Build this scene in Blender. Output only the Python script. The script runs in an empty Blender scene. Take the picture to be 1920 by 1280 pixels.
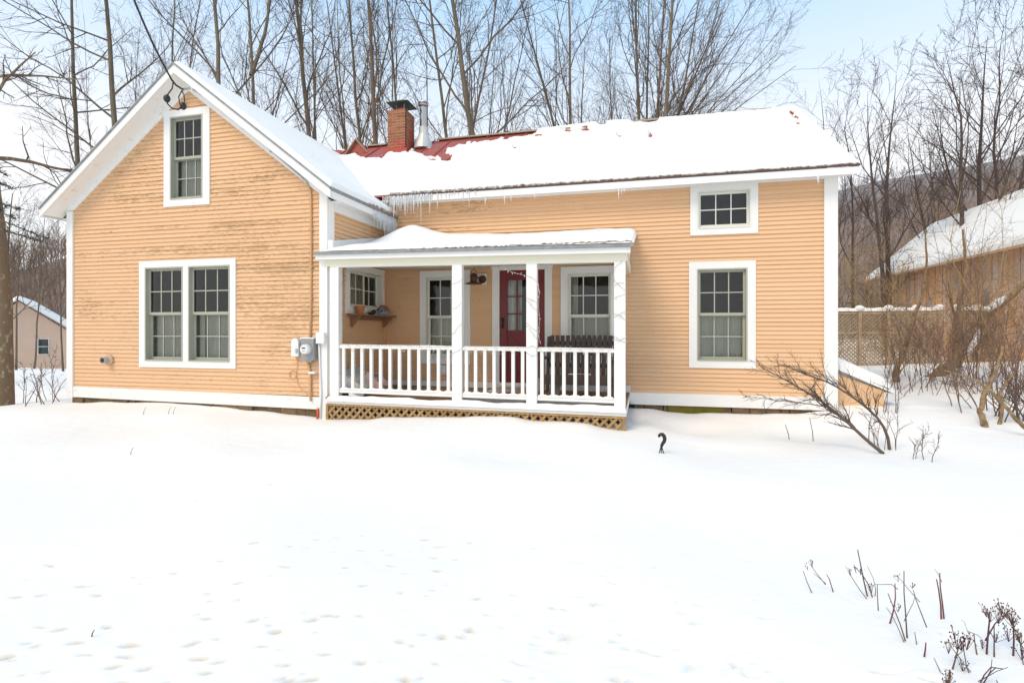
import bpy, math, random
import numpy as np
from mathutils import Vector

# ---------------------------------------------------------------- camera, sky, sun, exposure
S = bpy.context.scene
COL = S.collection
FOC, TH = 1010.0, math.atan(1010.0/4060.0)      # focal length in photo pixels, yaw to the left
SN, CS = math.sin(TH), math.cos(TH)
cam_d = bpy.data.cameras.new("camera"); cam_d.sensor_width = 36; cam_d.lens = FOC/1920*36
cam_d.shift_y = -20/1920; cam_d.clip_start = 0.05; cam_d.clip_end = 3000
cam = bpy.data.objects.new("camera", cam_d); COL.objects.link(cam)
cam.location = (0, 0, 0); cam.rotation_euler = (math.radians(90), 0, TH)
S.camera = cam

SUN_EL, SUN_ROT = math.radians(48), math.radians(208)
w = bpy.data.worlds.new("World"); S.world = w; w.use_nodes = True
nt = w.node_tree; nt.nodes.clear()
wo = nt.nodes.new("ShaderNodeOutputWorld"); bg = nt.nodes.new("ShaderNodeBackground")
sky = nt.nodes.new("ShaderNodeTexSky"); sky.sky_type = 'NISHITA'; sky.sun_disc = False
sky.sun_elevation = SUN_EL; sky.sun_rotation = SUN_ROT
sky.air_density = 1.0; sky.dust_density = 0.8; sky.ozone_density = 1.0; sky.altitude = 300
tc = nt.nodes.new("ShaderNodeTexCoord"); sep = nt.nodes.new("ShaderNodeSeparateXYZ")
nt.links.new(tc.outputs['Generated'], sep.inputs[0])
mr = nt.nodes.new("ShaderNodeMapRange"); mr.inputs[1].default_value = 0.27; mr.inputs[2].default_value = 0.53
mr.inputs[3].default_value = 1.0; mr.inputs[4].default_value = 0.02
nt.links.new(sep.outputs[2], mr.inputs[0])
nz = nt.nodes.new("ShaderNodeTexNoise"); nz.inputs['Scale'].default_value = 1.6; nz.inputs['Detail'].default_value = 4
mp = nt.nodes.new("ShaderNodeMapping"); mp.inputs['Scale'].default_value = (1, 1, 3)
nt.links.new(tc.outputs['Generated'], mp.inputs[0]); nt.links.new(mp.outputs[0], nz.inputs['Vector'])
ma = nt.nodes.new("ShaderNodeMath"); ma.operation = 'MULTIPLY_ADD'; ma.inputs[1].default_value = 0.22; ma.inputs[2].default_value = -0.11
nt.links.new(nz.outputs[0], ma.inputs[0])
mb_ = nt.nodes.new("ShaderNodeMath"); mb_.operation = 'ADD'; mb_.use_clamp = True
nt.links.new(mr.outputs[0], mb_.inputs[0]); nt.links.new(ma.outputs[0], mb_.inputs[1])
mx = nt.nodes.new("ShaderNodeMix"); mx.data_type = 'RGBA'
mx.inputs[0].default_value = 0.88; nt.links.new(sky.outputs[0], mx.inputs[6])
veil = nt.nodes.new("ShaderNodeMix"); veil.data_type = 'RGBA'       # thin high cloud: white low down, letting blue through above
nt.links.new(mb_.outputs[0], veil.inputs[0]); veil.inputs[6].default_value = (2.95, 4.45, 6.1, 1); veil.inputs[7].default_value = (5.8, 5.8, 5.8, 1)
nt.links.new(veil.outputs[2], mx.inputs[7])
nt.links.new(mx.outputs[2], bg.inputs[0]); bg.inputs[1].default_value = 0.10
nt.links.new(bg.outputs[0], wo.inputs[0])

sd = bpy.data.lights.new("sun", 'SUN'); sd.energy = 1.1; sd.angle = math.radians(26); sd.color = (1, 0.80, 0.58)
sun = bpy.data.objects.new("sun", sd); COL.objects.link(sun)
sun.rotation_euler = (math.radians(90)-SUN_EL, 0, math.radians(-28)); sun.location = (0, 0, 30)
S.view_settings.view_transform = 'Standard'; S.view_settings.look = 'None'
S.view_settings.exposure = 0.96; S.view_settings.gamma = 1; S.view_settings.use_curve_mapping = False
S.render.engine = 'CYCLES'

# ---------------------------------------------------------------- pixel helpers (photo pixels -> places in the world)
KC, KW = 4060.0/FOC, FOC/SN**2
def wx(px, D): return D*(KC - KW/(px+3100.0))               # X of a pixel column on a wall parallel to the front, D away
def wz(px, py, D): return (620.0-py)*D/((px+3100.0)*SN)
def WP(px, py, D): return (wx(px, D), D, wz(px, py, D))
def sd_(px, X): return X/(KC - KW/(px+3100.0))               # distance along a side wall at X
def P(px, py, d):                                           # pixel at axial depth d
    u = (px-960.0)*d/FOC
    return Vector((-SN*d + CS*u, CS*d + SN*u, (620.0-py)*d/FOC))

# ---------------------------------------------------------------- materials
MATS = {}
def mat(name, col, rough=0.6, var=0.0, scale=8.0, stretch=(1,1,1), col2=None, bump=0.0, bscale=30.0, metal=0.0, rnd=0.0, spec=None, thr=None):
    if name in MATS: return MATS[name]
    m = bpy.data.materials.new(name); m.use_nodes = True; t = m.node_tree; b = t.nodes['Principled BSDF']
    b.inputs['Roughness'].default_value = rough; b.inputs['Metallic'].default_value = metal
    if spec is not None: b.inputs['Specular IOR Level'].default_value = spec
    c = (*col, 1)
    geo = t.nodes.new('ShaderNodeNewGeometry'); mpn = t.nodes.new('ShaderNodeMapping'); mpn.inputs['Scale'].default_value = stretch
    t.links.new(geo.outputs['Position'], mpn.inputs[0])
    last = None
    if var > 0 or col2 is not None:
        n = t.nodes.new('ShaderNodeTexNoise'); n.inputs['Scale'].default_value = scale; n.inputs['Detail'].default_value = 6; n.inputs['Roughness'].default_value = .65
        t.links.new(mpn.outputs[0], n.inputs['Vector'])
        mixn = t.nodes.new('ShaderNodeMix'); mixn.data_type = 'RGBA'
        r = t.nodes.new('ShaderNodeMapRange')
        lo, hi = thr if thr else (0.3, 0.7)
        r.inputs[1].default_value = lo; r.inputs[2].default_value = hi
        t.links.new(n.outputs[0], r.inputs[0]); t.links.new(r.outputs[0], mixn.inputs[0])
        mixn.inputs[6].default_value = c
        c2 = (*col2, 1) if col2 is not None else tuple(x*(1-var) for x in col)+(1,)
        mixn.inputs[7].default_value = c2
        last = mixn.outputs[2]
    if rnd > 0:
        oi = t.nodes.new('ShaderNodeObjectInfo'); hs = t.nodes.new('ShaderNodeHueSaturation')
        r2 = t.nodes.new('ShaderNodeMapRange'); r2.inputs[3].default_value = 1-rnd; r2.inputs[4].default_value = 1+rnd
        t.links.new(oi.outputs['Random'], r2.inputs[0]); t.links.new(r2.outputs[0], hs.inputs['Value'])
        if last: t.links.new(last, hs.inputs['Color'])
        else: hs.inputs['Color'].default_value = c
        last = hs.outputs[0]
    if last: t.links.new(last, b.inputs['Base Color'])
    else: b.inputs['Base Color'].default_value = c
    if bump > 0:
        nb = t.nodes.new('ShaderNodeTexNoise'); nb.inputs['Scale'].default_value = bscale; nb.inputs['Detail'].default_value = 5
        t.links.new(mpn.outputs[0], nb.inputs['Vector'])
        bp = t.nodes.new('ShaderNodeBump'); bp.inputs['Strength'].default_value = bump; bp.inputs['Distance'].default_value = 0.02
        t.links.new(nb.outputs[0], bp.inputs['Height']); t.links.new(bp.outputs[0], b.inputs['Normal'])
    MATS[name] = m
    return m

def siding_mat(name, wearlo, wearhi, centre, rad, floor_):
    """orange clapboard paint with flaking patches of bare grey-brown wood, worn most round `centre`"""
    m = bpy.data.materials.new(name); m.use_nodes = True; t = m.node_tree; b = t.nodes['Principled BSDF']; L = t.links.new
    b.inputs['Roughness'].default_value = .62; b.inputs['Specular IOR Level'].default_value = .3
    geo = t.nodes.new('ShaderNodeNewGeometry')
    def noise(sc, st, det=6):
        mpn = t.nodes.new('ShaderNodeMapping'); mpn.inputs['Scale'].default_value = st; L(geo.outputs['Position'], mpn.inputs[0])
        n = t.nodes.new('ShaderNodeTexNoise'); n.inputs['Scale'].default_value = sc; n.inputs['Detail'].default_value = det; n.inputs['Roughness'].default_value = .7
        L(mpn.outputs[0], n.inputs['Vector']); return n.outputs[0]
    def math_(op, a, bb, clamp=False):
        n = t.nodes.new('ShaderNodeMath'); n.operation = op; n.use_clamp = clamp
        for i, v in enumerate((a, bb)):
            if isinstance(v, (int, float)): n.inputs[i].default_value = v
            else: L(v, n.inputs[i])
        return n.outputs[0]
    big = noise(.55, (1, 1, 2.2), 3); mid = noise(3.0, (1, 1, 4.5), 5); fine = noise(24, (.42, .42, 3.2), 5)
    vd = t.nodes.new('ShaderNodeVectorMath'); vd.operation = 'DISTANCE'; vd.inputs[1].default_value = centre
    L(geo.outputs['Position'], vd.inputs[0])
    near = t.nodes.new('ShaderNodeMapRange'); near.inputs[1].default_value = 0; near.inputs[2].default_value = rad
    near.inputs[3].default_value = .085; near.inputs[4].default_value = 0; L(vd.outputs['Value'], near.inputs[0])
    oi = t.nodes.new('ShaderNodeObjectInfo')
    s = math_('ADD', math_('MULTIPLY', big, .27), math_('MULTIPLY', mid, .22))
    s = math_('ADD', s, math_('MULTIPLY', fine, .6))
    s = math_('ADD', s, near.outputs[0])
    s = math_('ADD', s, math_('MULTIPLY', oi.outputs['Random'], .07))
    wr = t.nodes.new('ShaderNodeMapRange'); wr.inputs[1].default_value = wearlo; wr.inputs[2].default_value = wearhi; wr.inputs[3].default_value = 0; wr.inputs[4].default_value = floor_
    L(s, wr.inputs[0])
    tone = t.nodes.new('ShaderNodeMix'); tone.data_type = 'RGBA'; tone.inputs[6].default_value = (.70, .43, .23, 1); tone.inputs[7].default_value = (.775, .515, .315, 1)
    L(math_('ADD', math_('MULTIPLY', mid, .6), math_('MULTIPLY', oi.outputs['Random'], .4)), tone.inputs[0])
    bare = t.nodes.new('ShaderNodeMix'); bare.data_type = 'RGBA'; bare.inputs[6].default_value = (.27, .13, .045, 1); bare.inputs[7].default_value = (.50, .31, .15, 1)
    L(noise(60, (.3, .3, 2)), bare.inputs[0])
    mx = t.nodes.new('ShaderNodeMix'); mx.data_type = 'RGBA'
    L(wr.outputs[0], mx.inputs[0]); L(tone.outputs[2], mx.inputs[6]); L(bare.outputs[2], mx.inputs[7]); L(mx.outputs[2], b.inputs['Base Color'])
    bp = t.nodes.new('ShaderNodeBump'); bp.inputs['Strength'].default_value = .35; bp.inputs['Distance'].default_value = .01; L(fine, bp.inputs['Height']); L(bp.outputs[0], b.inputs['Normal'])
    MATS[name] = m; return m

SID_W = siding_mat('paint_siding_worn', .66, .70, (-6.0, 7.4, 1.3), 5.5, .66)
SID_M = siding_mat('paint_siding', .715, .745, (-3.8, 9.4, 1.9), 3.0, .75)
SID_P = siding_mat('paint_siding_porch', .80, .95, (-30, 9.4, 1.9), 2.6, .5)
TRIM = mat('white_trim', (.83, .815, .785), .5, .07, 2.5, (1,1,.4), bump=.06, bscale=25)
TRIMOLD = mat('white_trim_weathered', (.82, .80, .765), .6, col2=(.55, .51, .43), scale=4, stretch=(1.5,1.5,2), thr=(.60, .78), bump=.12, bscale=40)
CREAM = mat('cream_paint', (.78, .74, .58), .5, .06, 3)
SASH = mat('sash_paint', (.40, .40, .32), .45, .08, 6)
SASHW = mat('sash_paint_white', (.72, .72, .64), .45, .05, 6)
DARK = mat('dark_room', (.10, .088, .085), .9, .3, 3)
CURT = mat('curtain_cloth', (.55, .54, .44), .9, col2=(.47,.465,.375), scale=6, stretch=(6,6,.4), thr=(.35,.65))
CURTW = mat('curtain_cloth_white', (.8, .8, .76), .9, col2=(.42,.43,.41), scale=7, stretch=(7,7,.3), thr=(.35,.65))
SNOW = None
def snow_mat():
    m = bpy.data.materials.new('snow'); m.use_nodes = True; t = m.node_tree; b = t.nodes['Principled BSDF']
    b.inputs['Base Color'].default_value = (.86, .865, .87, 1); b.inputs['Roughness'].default_value = .75
    b.inputs['Specular IOR Level'].default_value = .2
    g = t.nodes.new('ShaderNodeNewGeometry'); n1 = t.nodes.new('ShaderNodeTexNoise'); n1.inputs['Scale'].default_value = 5; n1.inputs['Detail'].default_value = 8; n1.inputs['Roughness'].default_value = .55
    t.links.new(g.outputs['Position'], n1.inputs['Vector'])
    bp = t.nodes.new('ShaderNodeBump'); bp.inputs['Strength'].default_value = .35; bp.inputs['Distance'].default_value = .05
    t.links.new(n1.outputs[0], bp.inputs['Height']); t.links.new(bp.outputs[0], b.inputs['Normal'])
    mx = t.nodes.new('ShaderNodeMix'); mx.data_type = 'RGBA'; mx.inputs[6].default_value = (.90,.875,.83,1); mx.inputs[7].default_value = (.875,.85,.805,1)
    n2 = t.nodes.new('ShaderNodeTexNoise'); n2.inputs['Scale'].default_value = .7; n2.inputs['Detail'].default_value = 6
    t.links.new(g.outputs['Position'], n2.inputs['Vector']); t.links.new(n2.outputs[0], mx.inputs[0])
    at = t.nodes.new('ShaderNodeAttribute'); at.attribute_name = 'dent_tan'
    mx2 = t.nodes.new('ShaderNodeMix'); mx2.data_type = 'RGBA'; mx2.inputs[7].default_value = (.50,.37,.19,1)
    t.links.new(at.outputs['Fac'], mx2.inputs[0]); t.links.new(mx.outputs[2], mx2.inputs[6]); t.links.new(mx2.outputs[2], b.inputs['Base Color'])
    return m
SNOW = snow_mat()
METAL_E = mat('galvanised_edge', (.33, .34, .34), .45, .35, 9, (1,1,1), metal=.6)
REDMET = mat('red_metal_roof', (.42, .085, .055), .5, .35, 3, (1,1,1), bump=.08)
RIDGE = mat('ridge_cap_tan', (.42, .30, .19), .6, .3, 6)
BRICK = mat('brick', (.36, .125, .055), .85, .35, 25, bump=.3, bscale=60, rnd=.22)
BRICKR = mat('brick_red_paint', (.42, .055, .03), .7, .2, 25, bump=.2, bscale=60, rnd=.1)
MORTAR = mat('mortar', (.58, .42, .28), .95, .3, 30)
STONE = mat('foundation_stone', (.19, .125, .065), .95, .5, 6, bump=.5, bscale=18, rnd=.25)
MOSS = mat('mossy_wall', (.17, .14, .015), .95, .4, 8)
DOORRED = mat('door_red', (.19, .010, .014), .42, .18, 5)
LATT = mat('lattice_wood', (.44, .29, .13), .8, col2=(.25, .14, .06), scale=14, stretch=(1,1,1), thr=(.35,.7), rnd=.18)
DECKW = mat('deck_board', (.34, .20, .10), .8, .4, 9, (.4,3,1), rnd=.12)
GREYW = mat('grey_paint', (.42, .42, .41), .7, .25, 7, (1,1,3))
BENCH = mat('bench_brown', (.085, .062, .05), .7, .3, 12, rnd=.15)
BLACK = mat('black_iron', (.018, .018, .018), .5, .2, 20)
RUSTL = mat('lamp_copper', (.13, .05, .03), .5, .4, 18, metal=.3)
TERRA = mat('terracotta', (.50, .17, .06), .75, .15, 12)
SHELFW = mat('shelf_wood', (.33, .17, .08), .7, .35, 12)
PLASTW = mat('white_plastic', (.75, .76, .76), .4, .05, 5)
PLASTG = mat('grey_plastic', (.42, .42, .40), .5, .2, 5)
METER = mat('meter_grey', (.30, .31, .32), .5, .1, 6)
TANP = mat('tan_conduit', (.60, .36, .18), .5, .15, 8)
STEEL = mat('stainless', (.55, .54, .53), .22, .25, 4, (1,1,.2), metal=1.0)
ICE = None
def ice_mat():
    m = bpy.data.materials.new('ice'); m.use_nodes = True; b = m.node_tree.nodes['Principled BSDF']
    b.inputs['Base Color'].default_value = (.88, .9, .92, 1); b.inputs['Roughness'].default_value = .2; b.inputs['IOR'].default_value = 1.31
    b.inputs['Transmission Weight'].default_value = .3
    return m
ICE = ice_mat()
def glass_mat():
    m = bpy.data.materials.new('window_glass'); m.use_nodes = True; t = m.node_tree; t.nodes.clear()
    o = t.nodes.new('ShaderNodeOutputMaterial'); mx = t.nodes.new('ShaderNodeMixShader'); fr = t.nodes.new('ShaderNodeFresnel'); fr.inputs[0].default_value = 1.55
    tr = t.nodes.new('ShaderNodeBsdfTransparent'); tr.inputs[0].default_value = (.88, .90, .89, 1)
    gl = t.nodes.new('ShaderNodeBsdfGlossy'); gl.inputs['Roughness'].default_value = .02; gl.inputs[0].default_value = (1, 1, 1, 1)
    n = t.nodes.new('ShaderNodeTexNoise'); n.inputs['Scale'].default_value = 3; bp = t.nodes.new('ShaderNodeBump'); bp.inputs['Strength'].default_value = .12; bp.inputs['Distance'].default_value = .05
    g = t.nodes.new('ShaderNodeNewGeometry'); t.links.new(g.outputs['Position'], n.inputs['Vector']); t.links.new(n.outputs[0], bp.inputs['Height'])
    t.links.new(bp.outputs[0], gl.inputs['Normal'])
    t.links.new(fr.outputs[0], mx.inputs[0]); t.links.new(tr.outputs[0], mx.inputs[1]); t.links.new(gl.outputs[0], mx.inputs[2]); t.links.new(mx.outputs[0], o.inputs[0])
    return m
GLASS = glass_mat()
def bark(name, c1, c2, sc=6):
    return mat(name, c1, .9, col2=c2, scale=sc, stretch=(1,1,.35), thr=(.3,.7), bump=.5, bscale=25, rnd=.12)
BARK = bark('bark', (.20, .14, .09), (.10, .07, .05))
BARKG = bark('bark_mossy', (.20, .155, .105), (.105, .08, .055))
TWIG = mat('twig', (.105, .07, .052), .9, .3, 2, rnd=.15)
TWIGP = mat('twig_purple', (.085, .052, .047), .9, .3, 2, rnd=.15)
TWIGY = mat('twig_golden', (.42, .28, .14), .9, .35, 2, rnd=.15)
STEM = mat('dry_stem', (.15, .075, .05), .8, .3, 20)
NEEDLE = mat('needles', (.035, .05, .028), .8, .3, 10)

# ---------------------------------------------------------------- mesh builders
class MB:
    def __init__(s): s.v = []; s.f = []
    def box(s, x0, x1, y0, y1, z0, z1):
        return s.hexa([(x0,y0,z0),(x1,y0,z0),(x1,y1,z0),(x0,y1,z0),(x0,y0,z1),(x1,y0,z1),(x1,y1,z1),(x0,y1,z1)])
    def hexa(s, p):
        n = len(s.v); s.v += [tuple(q) for q in p]
        s.f += [tuple(n+i for i in q) for q in ((3,2,1,0),(4,5,6,7),(0,1,5,4),(1,2,6,5),(2,3,7,6),(3,0,4,7))]
        return s
    def prism(s, a, b):                       # two matching polygons -> solid
        n = len(s.v); k = len(a); s.v += [tuple(q) for q in a]+[tuple(q) for q in b]
        s.f.append(tuple(range(n+k-1, n-1, -1))); s.f.append(tuple(range(n+k, n+2*k)))
        for i in range(k):
            j = (i+1) % k; s.f.append((n+i, n+j, n+k+j, n+k+i))
        return s
    def beam(s, p, q, wd, hh, up=(0,0,1)):    # bar from p to q, rectangular section
        p = Vector(p); q = Vector(q); t = (q-p).normalized(); u = Vector(up)
        sv = t.cross(u)
        if sv.length < 1e-4: sv = t.cross(Vector((1,0,0)))
        sv.normalize(); u = sv.cross(t); sv = sv*wd/2; u = u*hh/2
        return s.hexa([p-sv-u, p+sv-u, q+sv-u, q-sv-u, p-sv+u, p+sv+u, q+sv+u, q-sv+u])
    def tube(s, pts, r, sides=8, cap=True):
        pts = [Vector(p) for p in pts]; rr = r if isinstance(r, (list, tuple)) else [r]*len(pts)
        n0 = len(s.v); nrm = None
        for i, p in enumerate(pts):
            t = (pts[min(i+1, len(pts)-1)]-pts[max(i-1, 0)]).normalized()
            if nrm is None: nrm = t.cross(Vector((0,0,1)) if abs(t.z) < .9 else Vector((1,0,0)))
            nrm = nrm-t*nrm.dot(t)
            if nrm.length < 1e-5: nrm = t.cross(Vector((.3,.5,.8)))
            nrm.normalize(); b = t.cross(nrm)
            for k in range(sides):
                g = 2*math.pi*k/sides; s.v.append(tuple(p+(nrm*math.cos(g)+b*math.sin(g))*rr[i]))
        for i in range(len(pts)-1):
            for k in range(sides):
                k2 = (k+1) % sides; s.f.append((n0+i*sides+k, n0+i*sides+k2, n0+(i+1)*sides+k2, n0+(i+1)*sides+k))
        if cap:
            s.f.append(tuple(n0+k for k in range(sides-1, -1, -1))); e = n0+(len(pts)-1)*sides; s.f.append(tuple(e+k for k in range(sides)))
        return s
    def lathe(s, c, prof, sides=16, axis='z'):
        n0 = len(s.v)
        for r, h in prof:
            for k in range(sides):
                g = 2*math.pi*k/sides
                if axis == 'z': s.v.append((c[0]+r*math.cos(g), c[1]+r*math.sin(g), c[2]+h))
                elif axis == 'y': s.v.append((c[0]+r*math.cos(g), c[1]-h, c[2]+r*math.sin(g)))
                else: s.v.append((c[0]+h, c[1]+r*math.cos(g), c[2]+r*math.sin(g)))
        m = len(prof)
        for i in range(m-1):
            for k in range(sides):
                k2 = (k+1) % sides; s.f.append((n0+i*sides+k, n0+i*sides+k2, n0+(i+1)*sides+k2, n0+(i+1)*sides+k))
        s.f.append(tuple(n0+k for k in range(sides-1, -1, -1))); e = n0+(m-1)*sides; s.f.append(tuple(e+k for k in range(sides)))
        return s
    def ball(s, c, r, sq=(1,1,1), n=8):
        prof = [(max(.001, r*math.sin(math.pi*i/n)), -r*math.cos(math.pi*i/n)*sq[2]) for i in range(n+1)]
        k0 = len(s.v); s.lathe(c, prof, n*2)
        for i in range(k0, len(s.v)):
            x, y, z = s.v[i]; s.v[i] = (c[0]+(x-c[0])*sq[0], c[1]+(y-c[1])*sq[1], z)
        return s

def props(o, label=None, cat=None, group=None, kind=None):
    if label: o['label'] = label
    if cat: o['category'] = cat
    if group: o['group'] = group
    if kind: o['kind'] = kind
    return o
def rootloc(o):
    v = Vector((0,0,0))
    while o is not None: v += o.location; o = o.parent
    return v
def thing(name, base, label, cat, group=None, kind=None):
    o = bpy.data.objects.new(name, None); COL.objects.link(o); o.location = base; o.empty_display_size = .1
    return props(o, label, cat, group, kind)
def obj(name, mb, m, parent=None, label=None, cat=None, group=None, kind=None, smooth=False):
    V = np.array(mb.v, dtype=float)
    if parent is not None: off = np.array(rootloc(parent))
    else: off = np.array([(V[:,0].min()+V[:,0].max())/2, (V[:,1].min()+V[:,1].max())/2, V[:,2].min()])
    me = bpy.data.meshes.new(name); me.from_pydata((V-off).tolist(), [], mb.f); me.update()
    if smooth: me.polygons.foreach_set('use_smooth', [True]*len(me.polygons))
    me.materials.append(m)
    o = bpy.data.objects.new(name, me); COL.objects.link(o)
    if parent is not None: o.parent = parent
    else: o.location = off
    return props(o, label, cat, group, kind)
def npobj(name, V, F, m, parent=None, smooth=True, off=None, **k):
    """quads from numpy arrays"""
    if off is None: off = np.array(rootloc(parent)) if parent is not None else np.zeros(3)
    me = bpy.data.meshes.new(name)
    me.vertices.add(len(V)); me.vertices.foreach_set('co', (V-off).ravel().astype(np.float32))
    me.loops.add(F.size); me.loops.foreach_set('vertex_index', F.ravel().astype(np.int32))
    me.polygons.add(len(F)); me.polygons.foreach_set('loop_start', np.arange(0, F.size, F.shape[1], dtype=np.int32))
    me.polygons.foreach_set('use_smooth', np.full(len(F), smooth))
    me.update(calc_edges=True); me.validate()
    me.materials.append(m)
    o = bpy.data.objects.new(name, me); COL.objects.link(o)
    if parent is not None: o.parent = parent
    else: o.location = off
    return props(o, **k)
def vnoise(x, y, seed=0, sc=1.0, octv=4):
    """cheap smooth noise from summed sines, about -1..1"""
    r = np.random.RandomState(seed); out = np.zeros(np.broadcast(x, y).shape); amp = 1.0; tot = 0
    for o_ in range(octv):
        for _ in range(3):
            a = r.uniform(0, 2*np.pi); f = sc*(1.9**o_)*r.uniform(.7, 1.3); ph = r.uniform(0, 6.28)
            out += amp*np.sin((x*np.cos(a)+y*np.sin(a))*f+ph)
        tot += amp*2.1; amp *= .55
    return out/tot
# ---------------------------------------------------------------- snow-covered ground
D1, D2 = 7.47, 9.39                      # front planes: gabled wing, main range
WXL, WXR, MXR = -10.05, -4.82, 2.88      # wing left / right corner, main range right corner
GA = []                                  # (x, y, z) snow heights
for px, py in ((133,754),(200,753),(300,754),(350,757.5),(395,761.5),(480,770),(560,778),(600,785),(630,785),(670,784.5),(740,780),(800,780),(860,780.5),(898,777),(950,778),(1008,788),(1050,787),(1094,789),(1137,801),(1160,807),(1172,806)):
    x, y, z = WP(px, py, 7.35); GA.append((x, y, z)); GA.append((x, y+1.0, z))
for px, py in ((1178,764),(1215,764),(1260,772),(1300,776),(1325,772),(1400,775),(1480,775),(1560,769)):
    x, y, z = WP(px, py, 9.3); GA.append((x, y, z)); GA.append((x, y+1.2, z))
for x, y, z in ((-4,0,-1.55),(0,0,-1.55),(4,0,-1.55),(-3,2,-1.56),(0,2,-1.56),(3,2,-1.55),(-5,4,-1.52),(-2,4,-1.53),(1,4,-1.53),(4,4,-1.5),
                (-7,6,-1.42),(-4.5,6,-1.46),(-1.5,6,-1.43),(1,6.5,-1.45),(3,7,-1.42),(5,6,-1.4),(-10,5,-1.4),(-13,7.5,-1.5),(-12,9,-1.45),(.6,8.2,-1.47),(2.2,8.2,-1.46),
                (-11.5,12,-1.6),(-16,16,-2.1),(-20,24,-2.9),(-27,32,-3.5),(-22,36,-3.5),(-40,40,-3.6),(3.2,9.8,-1.17),(4.2,10,-1.16),(5.5,9.5,-1.25),(4.6,8,-1.36),
                (4,12.5,-1.1),(5.5,14,-1.0),(6.5,17,-1.08),(8,17,-.95),(7.5,14.2,-.82),(9,15,-.75),(10.5,16.5,-.75),(8.5,11,-.95),(10,20,-.9),(14,14,-.8),(9,7,-1.3),(14,4,-1.4),(0,14,-1.3),(-5,18,-1.2),(0,25,-.8),(10,28,-.4),(-12,-8,-1.6),(0,-8,-1.6),(12,-8,-1.6)):
    GA.append((x, y, z))
GA = np.array(GA)
def gh(x, y, noise=True):
    x = np.atleast_1d(np.asarray(x, float)); y = np.atleast_1d(np.asarray(y, float))
    num = np.zeros_like(x); den = np.zeros_like(x)
    for a, b, c in GA:
        w_ = 1.0/((x-a)**2+(y-b)**2+.045)**1.7; num += w_*c; den += w_
    z = num/den
    if noise:
        z += .028*vnoise(x, y, 5, .9, 3)*np.clip((np.hypot(x, y))/4, .3, 1)*np.clip((6.9-y)/.8, 0, 1) + .002*vnoise(x, y, 9, 6, 2)
    return z-.02*np.clip((y-6.3)/.7, 0, 1)*(y < 9.6)
def gz(x, y): return float(gh(x, y)[0])

DENTS = []
def build_ground():
    xs = np.concatenate([np.linspace(-700,-90,10)[:-1], np.linspace(-90,-12,34)[:-1], np.arange(-12, -4, .06), np.arange(-4, 3.5, .022), np.arange(3.5, 8, .06), np.linspace(8, 30, 60)[1:], np.linspace(30, 700, 24)[1:]])
    ys = np.concatenate([np.linspace(-200,-12,6)[:-1], np.linspace(-12, 1.2, 16)[:-1], np.arange(1.2, 4.2, .014), np.arange(4.2, 6.2, .035), np.arange(6.2, 12, .08), np.linspace(12, 40, 60), np.linspace(40, 900, 20)[1:]])
    X, Y = np.meshgrid(xs, ys); Z = gh(X.ravel(), Y.ravel()).reshape(X.shape)
    far = np.clip((np.hypot(X, Y)-40)/60, 0, 1); Z = Z*(1-far) - 3.5*far
    dent_tan = np.zeros_like(Z)
    r = np.random.RandomState(3)
    dl = []
    hand = [(1040,892),(24,948),(755,978),(410,838),(298,895),(500,908),(826,618),(660,650),(505,661),(315,690),(895,698),(957,557),(1175,852),(1660,908),(1765,878),(1525,1058),(170,720),(955,843),(1057,1020),(835,993),(440,990)]
    for a, b in hand: dl.append((a/2, 740+b/2, r.uniform(.5, 1.0)))
    hand2 = [(400,716),(325,777),(690,845),(445,925),(408,1025),(525,935),(400,900),(165,875),(172,938),(855,983),(890,1018),(1410,1028),(1630,885),(1575,1060),(470,1042),(215,890)]
    for a, b in hand2: dl.append((960+a/2, 740+b/2, r.uniform(.7, 1.2)))
    for _ in range(150): dl.append((r.uniform(-60, 1480), 1000+280*r.uniform(0, 1)**.8, r.uniform(.25, .7)))
    for _ in range(40): dl.append((r.uniform(0, 1500), 900+120*r.uniform(0, 1), r.uniform(.2, .45)))
    for px, py, s in dl:
        d = 1.52*FOC/(py-620.0)
        p = P(px, py, d); a = r.uniform(-.2, 1.0); rx = .040*s*r.uniform(.6, 1.6); ry = .021*s*r.uniform(.8, 1.5)
        m = (np.abs(X-p.x) < .3) & (np.abs(Y-p.y) < .3)
        if not m.any(): continue
        dx = X[m]-p.x; dy = Y[m]-p.y; u = (dx*math.cos(a)+dy*math.sin(a))/rx; v = (-dx*math.sin(a)+dy*math.cos(a))/ry
        wb = vnoise(X[m]*30, Y[m]*30, abs(int(px))+7, 1.2, 2)*.55; u = u+wb; v = v+.6*wb
        q = np.exp(-(u*u+v*v)**1.4*.9)
        Z[m] -= .026*s*q; Z[m] += .004*s*np.exp(-((np.hypot(u, v)-1.7)/.5)**2)
        dent_tan[m] = np.maximum(dent_tan[m], (.8 if px < 900 else .3)*min(1, .35+s*.6)*np.exp(-(u**2+(v-.25)**2)**1.3*1.1))  # tan tint centred near the bottom of each dent
    ny, nx = X.shape
    idx = np.arange(ny*nx).reshape(ny, nx)
    F = np.stack([idx[:-1,:-1], idx[:-1,1:], idx[1:,1:], idx[1:,:-1]], -1).reshape(-1, 4)
    V = np.stack([X.ravel(), Y.ravel(), Z.ravel()], -1)
    print('dent_tan', dent_tan.max(), (dent_tan > .1).sum())
    o = npobj('snow_ground', V, F, SNOW, kind='structure', label='snow covered yard')
    at = o.data.attributes.new('dent_tan', 'FLOAT', 'POINT'); at.data.foreach_set('value', dent_tan.ravel().astype(np.float32))
build_ground()

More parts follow.
